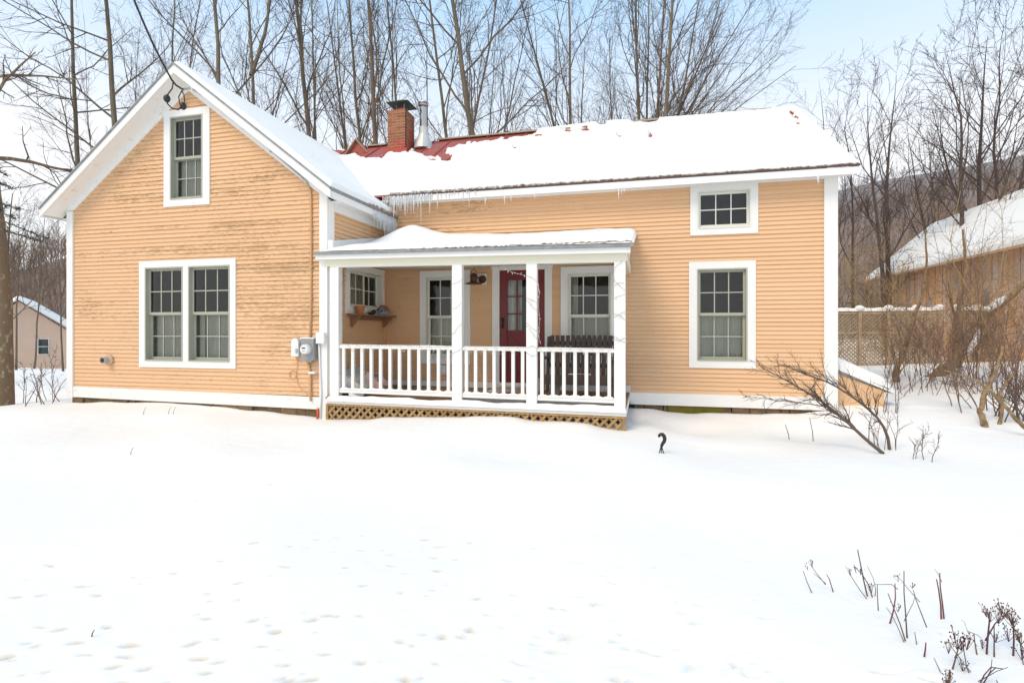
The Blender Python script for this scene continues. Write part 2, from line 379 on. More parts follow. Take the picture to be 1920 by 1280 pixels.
# ---------------------------------------------------------------- hills
HILLM = mat('hillside_leaf_litter', (.30, .22, .18), .95, col2=(.19, .14, .11), scale=.35, thr=(.3,.7), bump=.4, bscale=2)
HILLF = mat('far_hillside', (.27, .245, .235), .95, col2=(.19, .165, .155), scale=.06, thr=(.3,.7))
def hill(name, pts, d0, d1, m, seed, rough):
    """ridge given as (px, py) silhouette at depth d1, falling to the ground at depth d0"""
    pts = sorted(pts); pxs = np.linspace(pts[0][0], pts[-1][0], 160); pys = np.interp(pxs, [p[0] for p in pts], [p[1] for p in pts])
    rows = 14; V = []
    for j in range(rows+5):
        t = j/(rows-1); d = d0+(d1-d0)*t
        for px, py in zip(pxs, pys):
            top = (620-py)*d1/FOC; zz = -4+(top+4)*(math.sin(min(t, 1)*math.pi/2)**1.2) - max(0, t-1)*(d1-d0)*.3
            q = P(px, 620, d); V.append((q.x, q.y, zz))
    V = np.array(V); V[:,2] += rough*vnoise(V[:,0], V[:,1], seed, 8/(d1), 4)
    n = len(pxs); idx = np.arange((rows+5)*n).reshape(rows+5, n)
    F = np.stack([idx[:-1,:-1], idx[:-1,1:], idx[1:,1:], idx[1:,:-1]], -1).reshape(-1, 4)
    return npobj(name, V, F, m, kind='structure')
hill('far_hill', [(-1800,380),(-600,420),(0,520),(300,480),(900,420),(1400,400),(1560,372),(1650,354),(1750,336),(1830,322),(1920,303),(2100,265),(2600,245),(4200,300)], 200, 420, HILLF, 4, 3)
hill('left_hill', [(-2500,440),(-900,470),(-200,500),(0,520),(60,512),(100,500),(130,488),(180,478),(300,480),(600,520)], 60, 120, HILLM, 6, 1.5)
hill('right_hill', [(1000,520),(1300,470),(1480,450),(1570,432),(1640,415),(1750,395),(1850,372),(1920,352),(2100,320),(2600,310),(3800,360)], 42, 85, HILLM, 8, 1.2)

# ---------------------------------------------------------------- the house
H = thing('farmhouse', ((WXL+MXR)/2, 11, -1.3), 'peach clapboard farmhouse with white trim, front gable wing and snowy red metal roof', 'house')

def front(D): return lambda a, b, c: (a, D-b, c)
def sideR(X): return lambda a, b, c: (X+b, a, c)

def clap(mp, lo, hi, z0, z1, holes, m, seed, joined=False):
    """courses of clapboards, split round the openings"""
    r = random.Random(seed); e = .0702; n = int(round((z1-z0)/e)); cnt = 0; J = MB()
    for i in range(n):
        za = z0+i*e; zb = min(za+e, z1); zc = (za+zb)/2
        segs = [(lo(zc), hi(zc), lo(za), hi(za), lo(zb), hi(zb))]
        L, R = lo(zc), hi(zc)
        if R-L < .06: continue
        cuts = sorted([(h[0], h[1]) for h in holes if h[2] < zc < h[3]])
        ivs = []; cur = L
        for a, b in cuts:
            if a > cur: ivs.append((cur, a))
            cur = max(cur, b)
        if cur < R: ivs.append((cur, R))
        for a, b in ivs:
            if b-a < .04: continue
            al, bl, au, bu = a, b, a, b
            if a == L: al, au = lo(za), lo(zb)
            if b == R: bl, bu = hi(za), hi(zb)
            if au > bu: au = bu = (al+bl)/2
            th = .023+r.uniform(-.002, .003)
            pcs = [(al, bl, au, bu)]
            if r.random() < .16 and b-a > 1.2 and cnt_extra[0] < 20 and not joined:
                c = r.uniform(a+.4, b-.4); pcs = [(al, c-.0015, au, c-.0015), (c+.0015, bl, c+.0015, bu)]; cnt_extra[0] += 1
            for (p, q, pu, qu) in pcs:
                mb = J if joined else MB(); d = r.uniform(-.0012, .0012); u = zb+.006
                mb.hexa([mp(p, -.03, za+d), mp(q, -.03, za+d), mp(q, th, za+d), mp(p, th, za+d), mp(pu, -.03, u), mp(qu, -.03, u), mp(qu, .003, u), mp(pu, .003, u)])
                if not joined: obj('clapboard', mb, m, H); cnt += 1
    if joined: obj('clapboards', J, m, H, kind='stuff')
    return cnt
cnt_extra = [0]

def window(mp, a0, a1, z0, z1, tw, openings, sash_m, kind='hung', cols=3, curtain=None, label=None, tb=None, tt=None, slide=False):
    """casing outer a0..a1, z0..z1; openings = list of (a,b) clear openings"""
    tb = tb or tw; tt = tt or tw
    mb = MB(); P0 = .034
    def bx(m_, a, b, d0, d1, c, e): m_.hexa([mp(a, d0, c), mp(b, d0, c), mp(b, d1, c), mp(a, d1, c), mp(a, d0, e), mp(b, d0, e), mp(b, d1, e), mp(a, d1, e)])
    zo0, zo1 = z0+tb, z1-tt
    bx(mb, a0, openings[0][0], -.02, P0, zo0, zo1); bx(mb, openings[-1][1], a1, -.02, P0, zo0, zo1)
    for i in range(len(openings)-1): bx(mb, openings[i][1], openings[i+1][0], -.02, P0, zo0, zo1)
    bx(mb, a0, a1, -.02, P0+.002, zo1, z1); bx(mb, a0, a1, -.02, P0+.002, z0, zo0)
    W = obj('window', mb, TRIM, H, label=label)
    for (a, b) in openings:
        j = MB(); t = .022                    # jamb frame
        bx(j, a, a+t, -.14, P0+.006, zo0, zo1); bx(j, b-t, b, -.14, P0+.006, zo0, zo1)
        bx(j, a+t, b-t, -.14, P0+.007, zo1-t, zo1); bx(j, a+t, b-t, -.14, P0+.012, zo0, zo0+t)
        obj('frame', j, SASH if sash_m is SASH else SASHW, W)
        a_, b_, c_, d_ = a+t, b-t, zo0+t, zo1-t
        # room behind
        rm = MB(); dp = .85
        for q in ((a_-.3, b_+.3, -dp-.02, -dp, c_-.3, d_+.2), (a_-.32, a_-.3, -dp, -.145, c_-.3, d_+.2), (b_+.3, b_+.32, -dp, -.145, c_-.3, d_+.2), (a_-.32, b_+.32, -dp, -.145, d_+.2, d_+.22), (a_-.32, b_+.32, -dp, -.145, c_-.32, c_-.3)):
            bx(rm, *q)
        obj('room', rm, DARK, W)
        def sash(sa, sb, sc, sdz, dep, cls, rws, st=.036):
            s = MB(); 
            bx(s, sa, sa+st, dep-.03, dep, sc, sdz); bx(s, sb-st, sb, dep-.03, dep, sc, sdz)
            bx(s, sa+st, sb-st, dep-.03, dep+.001, sdz-st, sdz); bx(s, sa+st, sb-st, dep-.03, dep+.001, sc, sc+st*1.25)
            ga, gb, gc, gd = sa+st, sb-st, sc+st*1.25, sdz-st; mt = .017
            for k in range(1, cls):
                x = ga+(gb-ga)*k/cls; bx(s, x-mt/2, x+mt/2, dep-.022, dep-.004, gc, gd)
            for k in range(1, rws):
                z = gc+(gd-gc)*k/rws; bx(s, ga, gb, dep-.021, dep-.003, z-mt/2, z+mt/2)
            so = obj('sash', s, sash_m, W)
            for k in range(cls):
                for l in range(rws):
                    p0 = ga+(gb-ga)*k/cls+(mt/2 if k else 0); p1 = ga+(gb-ga)*(k+1)/cls-(mt/2 if k < cls-1 else 0)
                    q0 = gc+(gd-gc)*l/rws+(mt/2 if l else 0); q1 = gc+(gd-gc)*(l+1)/rws-(mt/2 if l < rws-1 else 0)
                    g = MB(); n = [mp(p0, dep-.014, q0), mp(p1, dep-.014, q0), mp(p1, dep-.014, q1), mp(p0, dep-.014, q1)]
                    g.v = n; g.f = [(0,1,2,3)]
                    obj('pane', g, GLASS, W)
        if kind == 'hung':
            zm = (c_+d_)/2
            sash(a_, b_, zm-.012, d_, -.02, cols, 2)
            sash(a_, b_, c_, zm+.012, -.062, cols, 2)
        elif kind == 'slide':
            am = (a_+b_)/2
            sash(a_, am+.02, c_, d_, -.02, 2, 2); sash(am-.02, b_, c_, d_, -.062, 2, 2)
        else:
            sash(a_, b_, c_, d_, -.02, cols, 2)
        if curtain:
            for (ca, cb, cz0, cz1, cm) in curtain(a_, b_, c_, d_):
                c = MB(); n = 26
                for k in range(n+1):
                    x = ca+(cb-ca)*k/n; dd = -.16-.012*math.sin(k*2.1)-.008*math.sin(k*1.3+a_*7)
                    c.v += [mp(x, dd, cz0), mp(x, dd, cz1)]
                    if k: c.f.append((2*k-2, 2*k, 2*k+1, 2*k-1))
                obj('curtain', c, cm, W, smooth=True)
    return W
half = lambda f: (lambda a, b, c, d: [(a-.02, b+.02, c-.05, c+(d-c)*f, CURT)])
full2 = lambda a, b, c, d: [(a-.02, b+.02, c-.05, c+(d-c)*.5, CURT), (a-.02, a+(b-a)*.2, c+(d-c)*.5, d+.05, CURT)]

# gable wing front
X_ = lambda px: wx(px, D1); Z_ = lambda px, py: wz(px, py, D1)
XM, AP = (WXL+WXR)/2, 4.02
pit = .755
eL = (X_(264), X_(444.2)); 
gl_, gr_ = X_(310), X_(395.5)
opE = [(X_(275.0), X_(345.6)), (X_(356.0), X_(433.6))]
opF = [(X_(322), X_(382.5))]
zF0, zF1 = 1.90, 3.62
zF1 = wz(352, 205.5, D1); zF0 = wz(352, 386.5, D1)
tri = lambda z: max(0.0, (AP-z)/pit)
lo = lambda z: max(WXL+.10, XM-tri(z)); hi = lambda z: min(WXR-.10, XM+tri(z))
n1 = clap(front(D1), lo, hi, -1.02, 4.0, [(eL[0]+.03, eL[1]-.03, -.59, 1.16), (gl_+.03, gr_-.03, zF0+.03, zF1-.03)], SID_W, 1)
window(front(D1), eL[0], eL[1], -.621, 1.188, .11, opE, SASH, curtain=half(.5), label='double window of two six over six sashes on the gable wing')
window(front(D1), gl_, gr_, zF0, zF1, .115, opF, SASH, curtain=half(.52), label='tall window high in the front gable')
# wing right side wall
sideH = [(sd_(646.5, WXR)+.02, sd_(717.5, WXR)-.02, -.2+.45, 1.10)]
wa0, wa1 = sd_(645.5, WXR), sd_(718, WXR)
zs1 = (620-498.6)*sd_(678.4, WXR)/((678.4+3100)*SN); zs0 = (620-587)*wa0/((645.5+3100)*SN)
n2 = clap(sideR(WXR), lambda z: D1+.11, lambda z: D2-.02, -1.02, 2.02, [(wa0+.03, wa1-.03, zs0+.03, zs1-.03)], SID_W, 2, joined=True)
window(sideR(WXR), wa0, wa1, zs0, zs1, .10, [(wa0+.10, wa1-.10)], SASHW, kind='slide', curtain=lambda a, b, c, d: [(a+(b-a)*.26, a+(b-a)*.62, c-.05, d+.05, CURT)], label='small sliding window over the shelf in the porch')
# main range front
wA = (wx(788.3, D2), wx(882.5, D2), wz(835, 682, D2), 1.112)
wB = (wx(1051.8, D2), -.455, wA[2], 1.116)
wC = (wx(1291.7, D2), wx(1416.5, D2), -.609, 1.133)
wD = (wx(1294, D2), wx(1421, D2), wz(1358, 440, D2), 2.40)
dX = (wx(923.7, D2), wx(1035.6, D2))
hol = [(q[0]+.03, q[1]-.03, q[2]+.03, q[3]-.03) for q in (wA, wB, wC, wD)]
n3 = clap(front(D2), lambda z: WXR+.002, lambda z: MXR-.17, -1.045, 2.40, hol+[(dX[0]+.03, dX[1]-.03, -2, 1.3)], SID_M, 3)
window(front(D2), *wA, .115, [(wA[0]+.115, wA[1]-.115)], SASHW, curtain=half(.5), label='window left of the red door')
window(front(D2), *wB, .115, [(wB[0]+.115, wB[1]-.115)], SASHW, curtain=full2, label='window behind the porch bench')
window(front(D2), *wC, .115, [(wC[0]+.125, wC[1]-.125)], SASH, curtain=half(.5), label='tall window on the ground floor right of the porch')
window(front(D2), *wD, .105, [(wx(1307, D2), wx(1407.5, D2))], SASHW, kind='fixed', curtain=None, label='small six pane window under the eaves')
print('clapboards', n1, n2, n3, n1+n2+n3)

# plain walls out of view and a floor, so that the house is closed
mb = MB(); mb.box(WXL, WXL+.1, D1+.05, 15.5, -1.5, 2.2); mb.box(WXL, MXR, 15.5, 15.6, -1.5, 2.4); mb.box(MXR-.14, MXR-.02, D2+.03, 15.5, -1.5, 2.4)
mb.prism([(MXR-.02, D2, 2.4), (MXR-.02, 15.6, 2.4), (MXR-.02, 12.5, 4.55)], [(MXR-.1, D2, 2.4), (MXR-.1, 15.6, 2.4), (MXR-.1, 12.5, 4.55)])
mb.prism([(-8.1, D2, 2.4), (-8.1, 15.6, 2.4), (-8.1, 12.5, 4.55)], [(-8.0, D2, 2.4), (-8.0, 15.6, 2.4), (-8.0, 12.5, 4.55)])
obj('rear_wall', mb, SID_P, H)

# trim boards
def part(name, m, *boxes, **k):
    mb = MB()
    for b in boxes: mb.box(*b)
    return obj(name, mb, m, H, **k)
mb = MB(); mb.hexa([(WXL+.02, D1-.03, -1.178), (WXR-.127, D1-.03, -1.228), (WXR-.127, D1+.02, -1.228), (WXL+.02, D1+.02, -1.178), (WXL+.02, D1-.03, -.99), (WXR-.127, D1-.03, -1.035), (WXR-.127, D1+.02, -1.035), (WXL+.02, D1+.02, -.99)]); obj('skirt_board', mb, TRIMOLD, H)
part('skirt_board', TRIM, (-.26, MXR-.171, D2-.03, D2+.02, -1.245, -1.045))
part('skirt_board', TRIM, (WXR+.03, -.26, D2-.03, D2+.02, -1.10, -.93))
part('corner_board', TRIMOLD, (WXL-.012, WXL+.125, D1-.042, D1+.03, -1.175, 2.13))
part('corner_board', TRIMOLD, (WXR-.125, WXR+.012, D1-.042, D1-.0, -1.40, 2.18), (WXR-.0, WXR+.030, D1-.0, D1+.13, -1.3, 2.05))
part('corner_board', TRIMOLD, (MXR-.175, MXR+.012, D2-.042, D2-.0, -1.25, 2.40), (MXR-.02, MXR+.03, D2-.0, D2+.15, -1.25, 2.40))
part('inner_corner_board', SID_P, (WXR+.0, WXR+.03, D2-.06, D2-.02, -1.0, 1.35))
# frieze boards
part('frieze_board', TRIM, (WXR+.05, MXR+.02, D2-.045, D2+.02, 2.375, 2.50))
part('frieze_board', TRIM, (WXR-.0, WXR+.04, D1+.132, D2-.05, 1.885, 2.08))
for s in (-1, 1):
    a = []; 
    for x, z in ((XM, AP), (XM+s*2.49, AP-2.49*pit), (XM+s*2.62, AP-2.49*pit+.0), (XM+s*2.62, 4.30-2.62*.77), (XM, 4.30)):
        a.append((x, z))
    mb = MB(); mb.prism([(x, D1-.036-.001*s, z) for x, z in a], [(x, D1+.02, z) for x, z in a]); obj('rake_frieze', mb, TRIMOLD, H)

# roofs
RZ, RY, EZ, EY = 4.70, 12.5, 2.50, 9.09
WRZ, WEX, WEZ = 4.35, 2.86, 2.15
WY0 = 7.16
XR0, XR1 = -8.1, 3.105
sl = (RZ-EZ)/(RY-EY)
def slab(name, pts, m, th, parent=H, dn=(0,0,-1)):
    mb = MB(); mb.prism([p for p in pts], [(p[0]+dn[0]*th, p[1]+dn[1]*th, p[2]+dn[2]*th) for p in pts]); return obj(name, mb, m, parent)
# front slope starts left of the wing valley
R1 = slab('roof', [(XR0, EY, EZ), (XR1, EY, EZ), (XR1, RY, RZ), (XR0, RY, RZ)], REDMET, .03)
slab('roof', [(XR0, RY, RZ-.001), (XR1, RY, RZ-.001), (XR1, 2*RY-EY, EZ), (XR0, 2*RY-EY, EZ)], REDMET, .03)
WR1 = slab('roof', [(XM, WY0, WRZ), (XM+WEX, WY0, WEZ), (XM+WEX, 9.55, WEZ), (XM, 12.0, WRZ)], REDMET, .03)
slab('roof', [(XM, WY0, WRZ-.001), (XM, 12.4, WRZ-.001), (XM-WEX, 12.4, WEZ), (XM-WEX, WY0, WEZ)], REDMET, .03)
# deck and soffit under the roofing
part('soffit', TRIM, (WXR+.03, XR1-.03, EY+.03, D2-.045, 2.395, 2.41))
mb = MB()
for s in (-1, 1):
    mb.prism([(XM, WY0+.025, WRZ-.17), (XM+s*(WEX-.06), WY0+.025, WEZ-.17+.046), (XM+s*(WEX-.06), D1+.02, WEZ-.17+.046), (XM, D1+.02, WRZ-.17)],
             [(XM, WY0+.025, WRZ-.155), (XM+s*(WEX-.06), WY0+.025, WEZ-.155+.046), (XM+s*(WEX-.06), D1+.02, WEZ-.155+.046), (XM, D1+.02, WRZ-.155)])
obj('rake_soffit', mb, TRIMOLD, H)
part('eave_soffit', TRIM, (XM+WEX-.25, XM+WEX-.03, D1+.02, 9.4, WEZ-.14, WEZ-.125)); part('eave_soffit', TRIM, (XM-WEX+.03, XM-WEX+.25, D1+.02, 12.4, WEZ-.14, WEZ-.125))
# rake fascias with metal edge
for s in (-1, 1):
    f0, f1 = (XM, WRZ-.032), (XM+s*WEX, WEZ-.032)
    for (dz0, dz1, y0, y1, m, nm) in ((-.135, 0, WY0-.012, WY0+.024, TRIM, 'rake_fascia'), (.002, .036, WY0-.03, WY0-.002, METAL_E, 'drip_edge')):
        mb = MB(); q = [(f0[0], f0[1]+dz0), (f1[0], f1[1]+dz0), (f1[0], f1[1]+dz1), (f0[0], f0[1]+dz1)]
        mb.prism([(x, y0+.001*s, z) for x, z in q], [(x, y1, z) for x, z in q]); obj(nm, mb, m, H)
part('eave_fascia', TRIM, (XM+WEX-.03, XM+WEX, WY0+.03, 9.6, WEZ-.155, WEZ-.032))
part('eave_fascia', TRIM, (XM-WEX, XM-WEX+.03, WY0+.03, 12.3, WEZ-.155, WEZ-.032))
part('eave_fascia', TRIM, (XM+WEX+.05, XR1, EY-.002, EY+.03, EZ-.145, EZ-.035))
part('drip_edge', mat('rusty_drip_edge', (.12,.07,.055), .7, .4, 9), (XM+WEX-.02, XR1+.01, EY-.014, EY-.003, EZ-.028, EZ+.004))
part('drip_edge', METAL_E, (XM+WEX+.001, XM+WEX+.012, WY0, 9.45, WEZ-.05, WEZ+.002))
mb = MB()
for s in (-1, 1):
    mb.prism([(XR1-.03, EY if s < 0 else 2*RY-EY, EZ-.16), (XR1-.03, RY, RZ-.16), (XR1-.03, RY, RZ-.033), (XR1-.03, EY if s < 0 else 2*RY-EY, EZ-.033)],
             [(XR1-.002, EY if s < 0 else 2*RY-EY, EZ-.16), (XR1-.002, RY, RZ-.16), (XR1-.002, RY, RZ-.033), (XR1-.002, EY if s < 0 else 2*RY-EY, EZ-.033)])
obj('gable_fascia', mb, TRIM, H)
# standing seams of the metal roof, ridge cap boards
for i in range(24):
    x = XR0+.2+i*.47
    if x > XR1: break
    mb = MB(); mb.beam((x, EY+.01, EZ+.008), (x, RY-.02, RZ-.01), .022, .04); obj('roof_seam', mb, REDMET, R1)
for a, b in ((688, 726), (822, 1003), (1003, 1492)):
    xa, xb = wx(a, RY), wx(b, RY)
    mb = MB()
    for s in (-1, 1): mb.prism([(xa, RY, RZ+.045), (xb, RY, RZ+.045), (xb, RY+s*.11, RZ-.028), (xa, RY+s*.11, RZ-.028)], [(xa, RY, RZ+.06), (xb, RY, RZ+.06), (xb, RY+s*.125, RZ-.018), (xa, RY+s*.125, RZ-.018)])
    obj('ridge_cap', mb, RIDGE, H)
# small red gablet left of the chimney
mb = MB(); gx0, gx1, gm = wx(651, 12.05), wx(690, 12.05), wx(669, 12.05); gzt = wz(669, 263, 12.05)
zr = EZ+(12.05-EY)*sl
mb.prism([(gx0, 12.05, zr-.05), (gx1, 12.05, zr-.05), (gm, 12.05, gzt)], [(gx0, 12.6, zr-.05), (gx1, 12.6, zr-.05), (gm, 12.6, gzt)])
G1 = obj('gablet', mb, REDMET, H)
mb = MB()
for xe in (gx0, gx1): mb.beam((gm, 12.02, gzt+.015), (xe+(xe-gm)*.05, 12.02, zr-.03), .09, .02, up=(0,0,1))
obj('gablet_edge', mb, RIDGE, G1)

# chimney: individual bricks round a mortar core
CX0, CX1, CY0, CY1 = wx(726.6, 11.65), wx(760, 11.65), 11.65, 12.17
CT = wz(743, 206, 11.65); CB = EZ+(CY0-EY)*sl-.1
mb = MB(); mb.box(CX0+.006, CX1-.006, CY0+.006, CY1-.006, CB, CT-.012)
CH = obj('chimney', mb, MORTAR, H)
hb = .066; n = int((CT-CB)/hb)
rb = random.Random(5)
meshes = {}
def brick(x0, x1, y0, y1, z0, z1, red):
    mb = MB(); mb.box(x0, x1, y0, y1, z0, z1); obj('brick', mb, BRICKR if red else BRICK, CH)
for i in range(n+1):
    z1 = CT-i*hb; z0 = z1-hb+.015
    if z1 < CB+.03: break
    low = (CT-z1)/(CT-CB)
    wX = CX1-CX0; wY = CY1-CY0
    j = lambda: rb.uniform(-.003, .003)
    redF = low > .80; 
    if i % 2 == 0:
        cutsx = [0, .47, 1]; cutsy = [.18, .58, 1-.0]
    else:
        cutsx = [.24, .74, 1-.0]; cutsy = [0, .42, .82]
    cx = [CX0+wX*c for c in ([0, .49, 1] if i % 2 == 0 else [0, .26, .75, 1])]
    for a, b in zip(cx[:-1], cx[1:]):
        brick(a+.006, b-.006, CY0+j()*.8-.001, CY0+.09, z0, z1, redF or (low > .62 and b > CX1-.12))
    cy = [CY0+.095+(wY-.095)*c for c in ([0, .47, .95] if i % 2 == 0 else [0, .22, .68, .95])]
    for a, b in zip(cy[:-1], cy[1:]):
        brick(CX1-.09, CX1+.002+j()*.8, a+.006, b-.006, z0, z1, low > .42+.25*rb.random()-(b-CY0)*.35)
mb = MB(); mb.lathe(((CX0+CX1)/2+.02, (CY0+CY1)/2, CT-.02), [(.11, 0), (.11, .12), (.09, .12)], 12); obj('flue_tile', mb, TERRA, CH)
cc = Vector(((CX0+CX1)/2+.02, (CY0+CY1)/2, CT+.20))
mb = MB()
for a in (-1, 1):
    for b in (-1, 1): mb.beam(cc+Vector((a*.08, b*.08, -.22)), cc+Vector((a*.11, b*.11, .02)), .02, .01)
obj('cap_leg', mb, METAL_E, CH)
mb = MB(); q = .27; base = [(cc.x+a*q, cc.y+b*q, cc.z) for a, b in ((-1,-1),(1,-1),(1,1),(-1,1))]
mb.prism(base, [(cc.x+a*.05, cc.y+b*.05, cc.z+.12) for a, b in ((-1,-1),(1,-1),(1,1),(-1,1))]); mb.prism([(x+(x-cc.x)*.03, y+(y-cc.y)*.03, z-.015) for x, y, z in base], [(x+(x-cc.x)*.03, y+(y-cc.y)*.03, z-.002) for x, y, z in base])
obj('chimney_cap', mb, mat('cap_metal', (.03,.035,.03), .6, .3, 9), CH)
mb = MB(); fz = CB+.10
mb.prism([(CX0-.05, CY0-.12, fz+.02-.06), (CX1+.06, CY0-.12, fz+.02-.06), (CX1+.06, CY0-.0, fz+.09), (CX0-.05, CY0-.0, fz+.09)], [(CX0-.03, CY0-.1, fz+.04-.06), (CX1+.04, CY0-.1, fz+.04-.06), (CX1+.04, CY0-.0, fz+.14), (CX0-.03, CY0-.0, fz+.14)])
obj('flashing', mb, BRICKR, CH)

# stainless flue with flashing cone
fx, fy = wx(793.5, 12.05), 12.05; fzb = EZ+(fy-EY)*sl-.06; s_ = 12.05/((793+3100)*SN)
zt = wz(793, 192, 12.05)
F1 = obj('flue_pipe', MB().lathe((fx, fy, 0), [(.085, wz(793,252,12.05)-.05), (.085, zt-.09), (.08, zt-.09)], 16), STEEL, H, smooth=False)
obj('flue_cap', MB().lathe((fx, fy, 0), [(.085, zt-.13), (.125, zt-.10), (.13, zt-.08), (.10, zt-.055), (.10, zt-.045), (.13, zt-.03), (.125, zt-.01), (.06, zt)], 16), STEEL, F1)
obj('flashing_cone', MB().lathe((fx+.01, fy, 0), [(.24, fzb), (.215, fzb+.12), (.115, wz(793,251,12.05)-.02), (.11, wz(793,240,12.05)), (.086, wz(793,239,12.05)+.01)], 20), mat('flashing_grey', (.62,.62,.6), .45, .2, 5, metal=.3), F1, smooth=False)
obj('vent_pipe', MB().lathe((wx(951, 12.9), 12.9, RZ-.4), [(.06, 0), (.06, .62)], 10), BLACK, H)

# stone foundation: separate stones
rs_ = random.Random(11)
def stones(x0, x1, y, z0, z1):
    x = x0
    while x < x1:
        L = rs_.uniform(.12, .42); zt_ = z1
        nrow = 2
        for k in range(nrow):
            a = z0+(z1-z0)*k/nrow; b = z0+(z1-z0)*(k+1)/nrow-.008
            mb = MB(); o_ = rs_.uniform(-.02, .015); e = [rs_.uniform(-.012, .012) for _ in range(8)]
            mb.hexa([(x+e[0]*.5, y+o_, a), (min(x+L, x1)-.008, y+o_+e[1], a), (min(x+L, x1)-.008, y+.12, a), (x, y+.12, a), (x+.004, y+o_+e[2], b+e[4]*.3), (min(x+L, x1)-.012, y+o_+e[3], b+e[5]*.3), (min(x+L, x1)-.01, y+.12, b), (x, y+.12, b)])
            obj('foundation_stone', mb, STONE, H)
        x += L
stones(WXL+.08, WXR+.0, D1+.0, -1.52, -1.185)
stones(-.2, .35, D2+.0, -1.55, -1.24); stones(1.22, MXR-.03, D2+.0, -1.55, -1.24)
part('mossy_panel', MOSS, (.35, 1.22, D2-.0, D2+.05, -1.55, -1.245))

def gd(px, py):                          # depth at which this pixel meets the snow
    d = 1.55*FOC/(py-620.0)
    for _ in range(12):
        p = P(px, py, d); z = gz(p.x, p.y); d = .5*d+.5*(-z*FOC/(py-620.0))
    return d
# ---------------------------------------------------------------- porch
PY = 7.43                                 # front face of porch posts
px0, px1 = WXR+.0, -.262
DK = -1.02
sg = lambda x: -.012*(x-px0)             # the porch sags a little towards the right
# deck boards (run front to back)
x = px0+.02
while x < px1-.02:
    b = min(x+.135, px1); obj('deck_board', MB().box(x, b-.006, PY-.06, D2-.03, DK-.03+sg(x)*.5, DK+sg(x)*.5), DECKW, H); x += .14
mb = MB(); mb.hexa([(px0+.03, PY-.075, -1.115), (px1, PY-.075, -1.145), (px1, PY-.035, -1.145), (px0+.03, PY-.035, -1.115), (px0+.03, PY-.075, -1.045), (px1, PY-.075, -1.075), (px1, PY-.035, -1.075), (px0+.03, PY-.035, -1.045)]); obj('deck_edge', mb, TRIM, H)
mb = MB(); mb.hexa([(px0+.03, PY-.06, -1.15), (px1, PY-.06, -1.18), (px1, PY-.02, -1.18), (px0+.03, PY-.02, -1.15), (px0+.03, PY-.06, -1.118), (px1, PY-.06, -1.148), (px1, PY-.02, -1.148), (px0+.03, PY-.02, -1.118)]); obj('deck_rim', mb, LATT, H)
obj('rim_board', MB().box(px1-.04, px1, PY-.034, D2-.03, -1.18, -1.06), TRIM, H)
# posts
pw = .15
pc = [wx(626.5, PY)+.0, wx(856.5, PY), wx(996.5, PY), wx(1162, PY)]
for i, c in enumerate(pc):
    obj('porch_post', MB().box(c-pw/2, c+pw/2, PY, PY+(.11 if i == 0 else .1), DK-.0+sg(c)*.8, 1.0+sg(c)), TRIM if i else TRIMOLD, H)
# beam, fascia, gutter edge and roof
def sagbar(name, y0, y1, za, zb, m, xa=px0-.1, xb=px1+.05, par=H):
    mb = MB(); mb.hexa([(xa, y0, za+sg(xa)), (xb, y0, za+sg(xb)), (xb, y1, za+sg(xb)), (xa, y1, za+sg(xa)), (xa, y0, zb+sg(xa)), (xb, y0, zb+sg(xb)), (xb, y1, zb+sg(xb)), (xa, y1, zb+sg(xa))]); return obj(name, mb, m, par)
sagbar('porch_beam', PY-.012, PY+.13, 1.0, 1.095, CREAM, px0-.03+.001, px1+.015)
sagbar('bed_moulding', PY-.004, PY+.11, .985, 1.0, TRIM, px0+.19, px1-.16)
sagbar('porch_fascia', 7.335, PY+.05, 1.096, 1.195, TRIM, px0-.13, px1+.06)
sagbar('porch_drip_edge', 7.30, 7.331, 1.170, 1.212, METAL_E, px0-.15, px1+.10)
sagbar('side_beam', PY+.13, D2-.05, 1.0, 1.15, CREAM, px1-.10, px1+.01)
mb = MB(); mb.hexa([(px0+.03, 7.33, 1.197), (px1+.09, 7.33, 1.14), (px1+.09, D2-.03, 1.575), (px0+.03, D2-.03, 1.60), (px0+.03, 7.33, 1.217), (px1+.09, 7.33, 1.16), (px1+.09, D2-.03, 1.595), (px0+.03, D2-.03, 1.62)])
obj('porch_roof', mb, METAL_E, H)
obj('porch_ceiling', MB().box(px0+.035, px1-.0, PY+.05, D2-.04, 1.155, 1.17), CREAM, H)
mb = MB(); mb.prism([(px1-.03, PY+.1, 1.14), (px1-.03, D2-.04, 1.14), (px1-.03, D2-.04, 1.57), (px1-.03, PY+.1, 1.19)], [(px1, PY+.1, 1.14), (px1, D2-.04, 1.14), (px1, D2-.04, 1.57), (px1, PY+.1, 1.19)]); obj('porch_gable_board', mb, TRIM, H)
mb = MB(); mb.hexa([(px0+.032, 7.45, 1.24), (px0+.05, 7.45, 1.24), (px0+.05, D2-.1, 1.60), (px0+.032, D2-.1, 1.60), (px0+.032, 7.45, 1.40), (px0+.05, 7.45, 1.40), (px0+.05, D2-.1, 1.76), (px0+.032, D2-.1, 1.76)]); obj('roof_flashing', mb, TRIM, H)
obj('drip_board', MB().box(WXR-.0, WXR+.10, D1-.03, D1+.0, 1.24, 1.41), TRIM, H)
